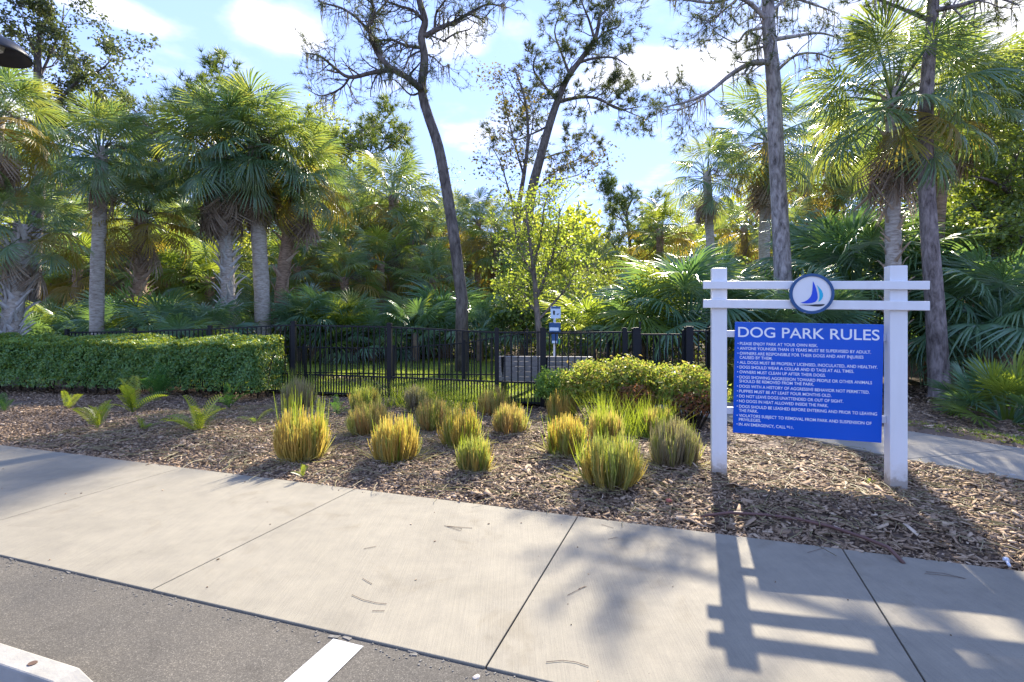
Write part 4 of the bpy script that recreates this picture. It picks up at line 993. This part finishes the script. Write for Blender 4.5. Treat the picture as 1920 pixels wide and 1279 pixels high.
hero('pine_tree', 'tall straight grey pine trunk left of the big palm, cut by the photo top', [(1470, 640), (1468, 520), (1462, 400), (1455, 270), (1450, 150), (1442, 60), (1438, -40), (1432, -160)],
     [([(1448, 118), (1410, 118), (1370, 140), (1330, 172), (1290, 190), (1250, 200)], .075, .015, -.8), ([(1330, 172), (1310, 190), (1275, 205), (1235, 205)], .03, .008, .4), ([(1446, 75), (1490, 68), (1535, 62), (1570, 70)], .06, .012, .8),
      ([(1440, 40), (1410, 10), (1380, -5), (1340, 5), (1300, 2), (1260, -5)], .06, .012, -.6), ([(1438, 30), (1465, 5), (1500, -20)], .05, .01, .6), ([(1450, 140), (1490, 105), (1530, 100), (1560, 110)], .04, .01, -.6),
      ([(1440, 50), (1400, 60), (1380, 80), (1340, 60)], .04, .01, .7), ([(1380, 0), (1350, 25), (1330, 40), (1310, 30)], .03, .008, -.4), ([(1446, 80), (1425, 90), (1400, 95), (1375, 120)], .035, .008, .7), ([(1438, 0), (1480, -5), (1530, 10), (1570, 25)], .05, .01, .7)],
     12.4, .205, .12, 25, M_pinebark, dict(n=2, p=.45, L=.8, o=TW), dict(f=lambda t, r: tufts_on(t, r, 14, .21, .0055), m=M_dpine), mossy=60, basez=0)
hero('pine_tree', 'thick flaky-barked pine trunk right of the sign, its flared base in leaf litter', [(1762, 742), (1758, 660), (1752, 560), (1742, 430), (1736, 300), (1738, 160), (1748, 40), (1752, -60)],
     [([(1748, 40), (1700, 20), (1650, 0), (1610, -10)], .05, .012, .6), ([(1748, 20), (1800, 10), (1860, -5), (1910, 10)], .05, .012, -.6), ([(1745, 70), (1790, 55), (1820, 30)], .035, .01, .6), ([(1750, -20), (1690, -30), (1640, -10)], .04, .01, -.5)],
     10.2, .185, .085, 26, M_pinebark2, dict(n=2, p=.45, L=.8, o=TW), dict(f=lambda t, r: tufts_on(t, r, 14, .21, .0055), m=M_dpine), mossy=20, basez=0)
hero('oak_tree', 'sparse dark oak crown against the sky at the upper left', [(60, 560), (70, 400), (78, 280), (72, 180), (70, 110), (78, 40)],
     [([(75, 250), (110, 190), (150, 150), (190, 130), (210, 110)], .07, .015, -.8), ([(74, 200), (40, 150), (15, 110), (5, 80)], .06, .015, .8), ([(72, 150), (95, 100), (115, 50), (120, 10)], .05, .012, .6), ([(72, 110), (50, 60), (45, 30)], .04, .012, -.6),
      ([(110, 190), (140, 190), (175, 190), (205, 185)], .04, .01, .6), ([(78, 60), (95, 20), (85, -10)], .035, .01, .3), ([(78, 280), (120, 240), (160, 225), (200, 220)], .05, .012, -.6)],
     17.5, .2, .06, 27, M_dbark, dict(n=2, p=.6, L=1.0, o=TW3), dict(f=lambda t, r: leaves_on(t, r, 4, .11, .12, .55), m=M_oakd), basez=0)
hero('oak_tree', 'dense dark oak at the right edge with a low bare limb', [(1960, 620), (1950, 480), (1935, 380), (1930, 280), (1940, 180)],
     [([(1945, 470), (1900, 450), (1860, 448), (1820, 455), (1790, 470)], .12, .05, -1.2), ([(1940, 420), (1900, 370), (1860, 340), (1820, 330)], .07, .02, -.8), ([(1932, 330), (1890, 280), (1850, 260), (1830, 240)], .06, .015, .8),
      ([(1932, 280), (1900, 220), (1870, 180), (1860, 140)], .05, .012, -.6), ([(1935, 400), (1890, 410), (1850, 400), (1810, 410)], .05, .012, .7), ([(1938, 220), (1915, 170), (1900, 120)], .04, .012, .6)],
     13.5, .22, .08, 28, M_dbark, dict(n=2, p=.8, L=1.0, o=TW3), dict(f=lambda t, r: leaves_on(t, r, 5, .12, .12, .55), m=M_oak), basez=0)

# ------------------------------------------------------------------ hedge and bushes
def hedge():
    rng = np.random.default_rng(12)
    A = Vector((-4.62, 9.62, 0)); B = Vector((-11.9, 10.8, 0)); d = (B-A).normalized(); nb = Vector((-d.y, d.x, 0)); nb = nb if nb.y > 0 else -nb
    root = empty('hedge', A); tag(root, 'long clipped green hedge with a sunlit golden top in front of the fence', 'hedge')
    L = (B-A).length; n = 52000
    # cross-section: front face, top, back; right end
    u = rng.uniform(0, L, n); per = rng.uniform(0, 1, n)
    z0, z1, dep = .17, 1.03, .95
    P = np.zeros((n, 3)); Nn = np.zeros((n, 3))
    which = rng.choice(4, n, p=[.46, .36, .06, .12])
    q = rng.uniform(0, 1, n)
    for w_, (fx, fn) in enumerate(((lambda q_: (np.zeros_like(q_), z0+(z1-z0)*q_), (-1, 0)), (lambda q_: (dep*q_, z1+.12*q_+0*q_), (0, 1)), (lambda q_: (np.full_like(q_, dep), z0+(z1-z0+.1)*q_), (1, 0)), (lambda q_: (dep*rng.uniform(0, 1, len(q_)), z0+(z1-z0)*q_), (0, 0)))):
        m = which == w_; y_, z_ = fx(q[m]); uu = u[m].copy()
        if w_ == 3: uu = np.zeros(m.sum())
        lump = .022*np.sin(uu*3.1+z_*4)+.02*np.sin(uu*7.3+y_*6+1)+.018*np.sin(uu*13+z_*11)
        inn = np.abs(rng.normal(0, .045, m.sum()))
        nx_, ny_, nz_ = (-1 if w_ == 3 else 0), fn[0], fn[1]
        # rounded shoulder
        sh = np.clip((z_-(z1-.16))/.16, 0, 1)**2*.10 if w_ == 0 else 0
        P[m] = np.stack([uu+nx_*(lump-inn), y_+ny_*(lump-inn)+sh, z_+nz_*(lump-inn)+(.03*np.sin(uu*2.2)+.02*np.sin(uu*5.1) if w_ == 1 else 0)], 1)
        Nn[m] = (nx_, ny_, nz_)
    # thin the bottom
    hol = np.sin(P[:, 0]*2.3+P[:, 2]*5)+np.sin(P[:, 0]*5.9-P[:, 2]*7+P[:, 1]*4)+np.sin(P[:, 0]*11+P[:, 2]*13)
    keep0 = (hol > -1.1) | (rng.uniform(0, 1, n) < .45) | (P[:, 2] > .98)
    keep = keep0 & (P[:, 2] > .34) | keep0 & (rng.uniform(0, 1, n) < (P[:, 2]-.1)/.3)
    P, Nn = P[keep], Nn[keep]
    Wd = np.outer(P[:, 0], np.array(d))+np.outer(P[:, 1], np.array(nb))+np.outer(P[:, 2], [0, 0, 1])
    Nw = np.outer(Nn[:, 0], np.array(d))+np.outer(Nn[:, 1], np.array(nb))+np.outer(Nn[:, 2], [0, 0, 1])
    V, Fc, r_ = leaf_arrays(Wd, rng, .052, .58, Nw*.9+np.array([0, 0, .35]), 1.0)
    f = put('foliage', np_mesh('foliage', V, Fc, r_), root, M_hedge); f['kind'] = 'stuff'
    mb = MB(); rg = random.Random(3)
    k = 0
    while k < L:
        p = d*k+nb*rg.uniform(.3, .7)
        for _ in range(2):
            mb.tube([p, p+Vector((rg.uniform(-.1, .1), rg.uniform(-.1, .1), .35)), p+Vector((rg.uniform(-.3, .3), rg.uniform(-.3, .3), .85))], [.012, .01, .006], 4, False)
        k += .22
    st = mb.put('stems', M_core, root); st['kind'] = 'stuff'
    # inner twigs and leaves, dense enough to hide the fence through the middle
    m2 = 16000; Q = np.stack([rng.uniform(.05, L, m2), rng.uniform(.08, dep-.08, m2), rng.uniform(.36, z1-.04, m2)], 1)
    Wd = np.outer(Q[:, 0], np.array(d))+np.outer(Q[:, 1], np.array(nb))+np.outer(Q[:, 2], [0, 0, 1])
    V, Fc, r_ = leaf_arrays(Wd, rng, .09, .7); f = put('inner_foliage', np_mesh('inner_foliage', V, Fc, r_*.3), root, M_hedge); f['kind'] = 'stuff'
hedge()
def bush(label, c, rx, ry, h, n, mat, seed, size=.06, asp=.5, z0=.06, name='shrub', stems=30):
    rng = np.random.default_rng(seed); rg = random.Random(seed)
    root = empty(name, (c[0], c[1], 0)); tag(root, label, 'shrub')
    d = nrm(rng.normal(0, 1, (n, 3))); d[:, 2] = np.abs(d[:, 2])*1.0-.25
    rr = rng.uniform(.45, 1.0, n)**.5
    lump = 1+.08*np.sin(d[:, 0]*5+seed)*np.sin(d[:, 1]*4+1)+.06*np.sin(d[:, 0]*11+d[:, 2]*9)+.10*np.sin(d[:, 0]*17+d[:, 1]*9)*np.sin(d[:, 2]*14+seed)+rng.normal(0, .08, n)
    sq = (np.abs(d)**4).sum(1)**-.25*.85                # boxy rather than ball-shaped
    P = d*(rr*lump*sq)[:, None]*np.array([rx, ry, h*.5])+np.array([0, 0, h*.52])
    P = P[P[:, 2] > z0]; n = len(P)
    V, Fc, r_ = leaf_arrays(P, rng, size, asp, normal=nrm(P-np.array([0, 0, h*.4]))*.7)
    f = put('foliage', np_mesh('foliage', V, Fc, r_), root, mat); f['kind'] = 'stuff'
    mb = MB()
    for _ in range(stems):
        a = rg.uniform(0, 6.28); q = rg.uniform(.2, .9)
        e = Vector((math.cos(a)*rx*q, math.sin(a)*ry*q, h*rg.uniform(.6, .95)))
        mb.tube([e*.25*Vector((1, 1, 0)).length and Vector((e.x*.35, e.y*.35, 0)), Vector((e.x*.7, e.y*.7, e.z*.5)), e], [.009, .007, .004], 4, False)
    s = mb.put('stems', M_core, root); s['kind'] = 'stuff'
    return root
bush('wide yellow-green shrub between the fence and the clipped grasses', (1.55, 7.95), .88, .5, .90, 9000, M_bush, 1)
bush('yellow-green shrub with reddish leaves touching the left sign post', (2.45, 7.6), .55, .5, .84, 5500, M_bush, 2)
bush('low red-leaved twiggy shrub beside the left sign post', (2.42, 7.2), .36, .3, .55, 1100, M_bushr, 3, .05)
bush('red-tipped twiggy patch in the middle of the yellow-green shrub', (1.72, 7.45), .3, .25, .6, 1300, M_bushr, 5, .05)
bush('pale green shrub at the corner of the fence right of the bench', (.72, 8.35), .38, .35, .72, 2600, M_bushg, 4, .055)

# ------------------------------------------------------------------ clipped grasses
def grass(label, px, by, ty, wpx, kind, green=0, gh=1.6, seed=0, n=1300):
    p = gr(px, by, .03); Y = p.y+wpx/F*p.y*.33; p = Vector(((px-CX)/F*Y, Y, .02)); s = Y/F
    Rr = wpx*s/2; h = H-(ty-HZ)*s-.02
    rng = np.random.default_rng(100+seed)
    root = empty('clipped_grass', p); tag(root, label, 'ornamental grass', 'clipped grass clumps in the mulch bed')
    def strands(m, rtop, hf, lean, wd, mat, nm, dome=True):
        nt_ = max(10, int(m/13)); ta = rng.uniform(0, 2*np.pi, nt_); tr_ = rng.uniform(0, 1, nt_)**.45; th = rng.uniform(.84, 1.05, nt_); tcol = rng.uniform(0, 1, nt_); ti = rng.integers(0, nt_, m)
        sg = .05 if dome else .10
        bx = np.cos(ta[ti])*tr_[ti]+rng.normal(0, sg, m); by_ = np.sin(ta[ti])*tr_[ti]+rng.normal(0, sg, m)
        a = np.arctan2(by_, bx); rho = np.minimum(1.08, np.hypot(bx, by_))
        b = np.stack([np.cos(a)*rho*Rr*.74, np.sin(a)*rho*Rr*.74, np.zeros(m)], 1)
        top_r = rho*rtop*rng.uniform(.9, 1.10, m); hh = h*hf*(np.maximum(.05, 1-(np.minimum(rho, 1)*.9)**4)**.5 if dome else 1)*th[ti]*(rng.uniform(.75, 1.08, m) if dome else rng.uniform(.55, 1.05, m))
        aa = a+rng.normal(0, .10, m)
        t = np.stack([np.cos(aa)*top_r, np.sin(aa)*top_r, hh], 1)+np.concatenate([rng.normal(0, lean, (m, 2)), np.zeros((m, 1))], 1)
        mid = b*.5+t*.5+np.stack([np.cos(a)*rho*Rr*.06, np.sin(a)*rho*Rr*.06, 0*hh], 1)+rng.normal(0, .008, (m, 3))
        side = nrm(np.cross(t-b, rng.normal(0, 1, (m, 3))))*wd
        V = np.stack([b-side, b+side, mid-side*.9, mid+side*.9, t-side*.35, t+side*.35], 1).reshape(-1, 3); i = (np.arange(m)*6)[:, None]
        Fc = np.concatenate([i+np.array([0, 1, 3, 2]), i+np.array([2, 3, 5, 4])])
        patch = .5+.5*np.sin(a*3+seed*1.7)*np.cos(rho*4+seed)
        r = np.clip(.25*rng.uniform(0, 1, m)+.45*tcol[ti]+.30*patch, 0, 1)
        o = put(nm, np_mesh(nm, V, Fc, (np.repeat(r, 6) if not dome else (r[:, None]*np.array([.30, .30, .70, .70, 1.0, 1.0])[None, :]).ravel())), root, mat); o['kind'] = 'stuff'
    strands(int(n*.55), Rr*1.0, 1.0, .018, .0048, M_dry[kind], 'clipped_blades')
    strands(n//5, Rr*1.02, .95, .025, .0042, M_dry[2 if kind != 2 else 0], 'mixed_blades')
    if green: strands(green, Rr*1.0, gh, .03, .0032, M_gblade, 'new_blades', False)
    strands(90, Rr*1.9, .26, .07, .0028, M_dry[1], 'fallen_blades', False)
gl = [('golden orange clump nearest the hedge corner, front left of the bed, topped by tall green blades', 565, 866, 768, 95, 0, 150, 1.42),
      ('grey-brown clump against the fence at the hedge end', 560, 768, 706, 62, 1, 60, 1.4),
      ('tan clump right of the front-left golden one, second row', 692, 818, 752, 76, 3, 60, 1.2),
      ('green-brown clump near the fence post, behind the tan one', 683, 772, 724, 62, 2, 70, 1.35),
      ('golden clump standing alone left of the middle in the front row', 742, 872, 780, 86, 0, 60, 1.1),
      ('grey clump close to the fence under its middle panel', 785, 772, 722, 56, 1, 50, 1.3),
      ('small orange clump left of the big golden middle one', 812, 806, 745, 62, 3, 40, 1.1),
      ('large golden clump in the middle of the bed', 862, 840, 760, 80, 0, 90, 1.2),
      ('thin wispy green clump in the front row right of the middle', 890, 888, 820, 62, 2, 90, 1.25),
      ('brown clump with green blades in front of the bench', 928, 782, 727, 62, 3, 80, 1.3),
      ('round tan clump just in front of the one before the bench', 957, 818, 755, 62, 3, 30, 1.1),
      ('yellow clump leaning left, behind the biggest olive clump', 1062, 857, 778, 78, 0, 70, 1.12),
      ('small yellow clump by the pale green shrub', 1052, 792, 732, 56, 0, 70, 1.1),
      ('orange-topped clump right behind the biggest olive clump', 1135, 838, 768, 72, 3, 110, 1.5),
      ('biggest olive brown clump nearest the sidewalk', 1145, 916, 815, 116, 2, 120, 1.12),
      ('orange clump with fresh green blades in front of the red-leaved shrub', 1232, 818, 762, 64, 3, 110, 1.35),
      ('grey-brown clump nearest the left sign post', 1264, 880, 785, 90, 1, 40, 1.08)]
for i, g_ in enumerate(gl): grass(*g_[:6], g_[6], g_[7], seed=i, n=1500 if g_[4] > 85 else 1050)
# tall fresh blades behind, against the fence
blades('grass', 900, [(-2.2, 8.9), (-.4, 8.3), (-.2, 8.6), (-2, 9.4)], .38, 9, M_gblade, .004, .02)
blades('grass', 420, [(1.0, 6.6), (1.9, 6.5), (1.8, 6.9), (1.0, 7.0)], .5, 10, M_gblade, .004, .02)

# ------------------------------------------------------------------ ferns (cycads) by the hedge
def cycad_leaf(name, seed, L, mat, n=20, wid=.06):
    rg = random.Random(seed); mb = MB(); pts = []
    for k in range(9):
        f = k/8; pts.append(Vector((L*f*(1-.12*f), 0, L*(.42*f-.42*f*f))))
    mb.tube(pts, [.004-.003*k/8 for k in range(9)], 3, False)
    for k in range(n):
        f = .14+.84*k/(n-1); i = min(7, int(f*8)); p = pts[i].lerp(pts[i+1], f*8-i); l = wid*math.sin(math.pi*min(1, f*.80+.16))**.6*rg.uniform(.9, 1.1)
        for s in (-1, 1):
            d = Vector((.55, s, .25)).normalized(); sd_ = Vector((1, -s*.5, 0)).normalized()*.0068
            mb.add([p-sd_*.5, p+sd_*.5, p+d*l*.6+sd_, p+d*l, p+d*l*.55-sd_], [(0, 1, 2), (0, 2, 4), (2, 3, 4)], rg.random())
    me = mb.mesh(name); me.materials.append(mat); return me
CY = [cycad_leaf('frond', 5+i, .55, M_fern, 16, .105) for i in range(3)]; CD = [cycad_leaf('frond', 15+i, .6, M_fernd, 16, .11) for i in range(2)]
def fern(label, px, by, s, n, sets, seed):
    p = gr(px, by, .02); rg = random.Random(seed); root = empty('coontie', (p.x, p.y, .02)); tag(root, label, 'fern')
    for i in range(n):
        o = add_frond(root, rg.choice(sets), Vector((0, 0, 0)), i*2.39996+rg.uniform(-.4, .4), R(rg.uniform(18, 78)), rg.uniform(-.4, .4), s*rg.uniform(.7, 1.2))
fern('upright bright yellow-green fern, front left of the hedge', 183, 805, .85, 9, CY, 1)
fern('small bright fern at the foot of the hedge, leftmost', 128, 768, .75, 6, CY, 2)
fern('bigger green fern at the foot of the hedge behind the upright one', 248, 775, 1.05, 13, CY, 3)
fern('dark green fern tucked against the middle of the hedge', 300, 752, 1.2, 13, CD, 4)
fern('yellow-green fern spreading wide right of the hedge middle', 370, 815, 1.0, 11, CY, 5)
fern('tiny bright fern on open mulch in front of the others', 268, 812, .45, 7, CY, 6)
fern('lone small fern sprig between hedge and front-left grass clump', 480, 795, .55, 5, CY, 7)
fern('small dark fern right of the front-left golden grass clump', 632, 780, .6, 7, CD+CY[:1], 8)
fern('dark fern under the right half of the hedge', 430, 765, .8, 9, CD, 9)
fern('tiny green weed in the mulch near the right sign post', 1630, 912, .18, 5, CY, 10)
fern('tiny yellow weed at the walk edge under the front-left golden clump', 568, 895, .25, 6, CY, 11)
fern('small fern at the left edge under the hedge', 8, 775, .6, 6, CD, 12)

# ------------------------------------------------------------------ small things on the ground
def tube_thing(name, label, cat, pts, r, mat, group=None, sides=6):
    o0 = Vector(pts[0]); mb = MB(); mb.tube([Vector(p)-o0 for p in pts], r, sides); o = mb.put(name, mat, None, True); o.location = o0
    tag(o, label, cat, group); return o
hp = [gr(px, py, .055) for px, py in ((1314, 959), (1370, 961), (1440, 966), (1500, 974), (1560, 988), (1620, 1008), (1665, 1026), (1695, 1040))]
hp[0].z = .02; hp[-1].z = .0
tube_thing('irrigation_hose', 'thin brown irrigation hose lying across the mulch in front of the sign', 'hose', hp, .0115, M_hose, None, 8)
for lab, pts in (('long curved pine needle alone on the middle slab, nearest the parking line', [(660, 1115), (680, 1124), (705, 1130), (725, 1132)]), ('short straight needle just below the long curved one', [(698, 1145), (721, 1145)]),
                 ('short slanted needle above the long curved one', [(680, 1084), (698, 1095)]), ('small needle in the shadow on the middle slab', [(682, 1029), (706, 1024)]),
                 ('folded needle pair near the top of the middle slab', [(833, 985), (864, 995), (866, 991), (835, 986), (886, 990)]), ('crossed needles right of the slab joint', [(1064, 1116), (1097, 1099), (1085, 1104), (1100, 1099)]),
                 ('long arched needle at the bottom of the picture right of the joint', [(1024, 1241), (1055, 1238), (1080, 1241), (1104, 1249)]), ('twig on the walk edge below the hose', [(1514, 1036), (1545, 1027)]),
                 ('doubled needle on the rightmost slab', [(1733, 1075), (1775, 1079), (1811, 1085), (1770, 1075), (1736, 1072)]), ('needle at the mulch edge under the biggest grass clump', [(1128, 983), (1150, 990)]), ('tiny needle left of the sign shadow', [(1140, 1011), (1158, 1007)])):
    tube_thing('pine_needle', lab, 'pine needle', [gr(a, b, .004) for a, b in pts], .0014, M_needle, 'pine needles fallen on the walk', 4)
def pebble(label, px, py, z, s, mat, name='pebble', cat='pebble'):
    p = gr(px, py, z); rg = random.Random(px); bm = bmesh.new(); bmesh.ops.create_icosphere(bm, subdivisions=2, radius=s)
    for v in bm.verts: v.co = Vector((v.co.x*1.3, v.co.y, v.co.z*.55))*(1+rg.uniform(-.12, .12))
    me = bpy.data.meshes.new(name); bm.to_mesh(me); bm.free(); o = put(name, me, None, mat, p+Vector((0, 0, s*.35)), (0, 0, rg.uniform(0, 3))); tag(o, label, cat)
pebble('small tan stone on the asphalt at the bottom edge', 893, 1272, -.014, .014, M_pebble)
pebble('small grey stone on the side path at the right edge', 1898, 893, .012, .025, M_pebble)
pebble('reddish bark lump in the mulch right of the biggest grass clump', 1254, 940, .03, .024, M_redchip, 'bark_lump', 'bark')
rg = random.Random(61); mb = MB()
for _ in range(46):                                    # specks of dirt and chip crumbs on the walk
    s, d = rg.uniform(-6, 4.5), WID*rg.random()**1.5; p = F0+D*s+NN*d; k = rg.uniform(.003, .009)
    mb.box((p.x, p.y, .003), (k*1.6, k, .004), Matrix.Rotation(rg.uniform(0, 3), 3, 'Z'), rg.random())
o = mb.put('dirt_specks', M_chip); o['kind'] = 'stuff'
mb = MB()
for _ in range(420):                                   # grit and mortar crumbs where the walk meets the asphalt
    sg, d = rg.uniform(-5, 2.5), WID+.004+abs(rg.gauss(0, .05)); p = F0+D*sg+NN*d; k = rg.uniform(.002, .007)
    mb.box((p.x, p.y, -.008), (k*1.8, k, .004), Matrix.Rotation(rg.uniform(0, 3), 3, 'Z'), rg.random())
for _ in range(9):
    sg = rg.uniform(-4.5, 1); p = F0+D*sg+NN*(WID+rg.uniform(.0, .03)); k = rg.uniform(.008, .02)
    mb.box((p.x, p.y, -.007), (k*2.6, k, .004), Matrix.Rotation(WALK_ANG+rg.uniform(-.3, .3), 3, 'Z'), rg.random())
o = mb.put('grit', M_asphalt_crumb); o['kind'] = 'stuff'
p = gr(1893, 1068, .0); root = empty('pipe_stub', (p.x, p.y, .012), R(60)); tag(root, 'small pale metal stub lying at the walk edge by the right border', 'pipe stub')
mb = MB(); mb.tube([(0, 0, .01), (.07, 0, .016)], .009, 8); mb.put('shaft', M_galv, root, True)
mb = MB(); mb.tube([(.062, 0, .016), (.082, 0, .018)], .017, 8); mb.put('head', M_galv, root, True)
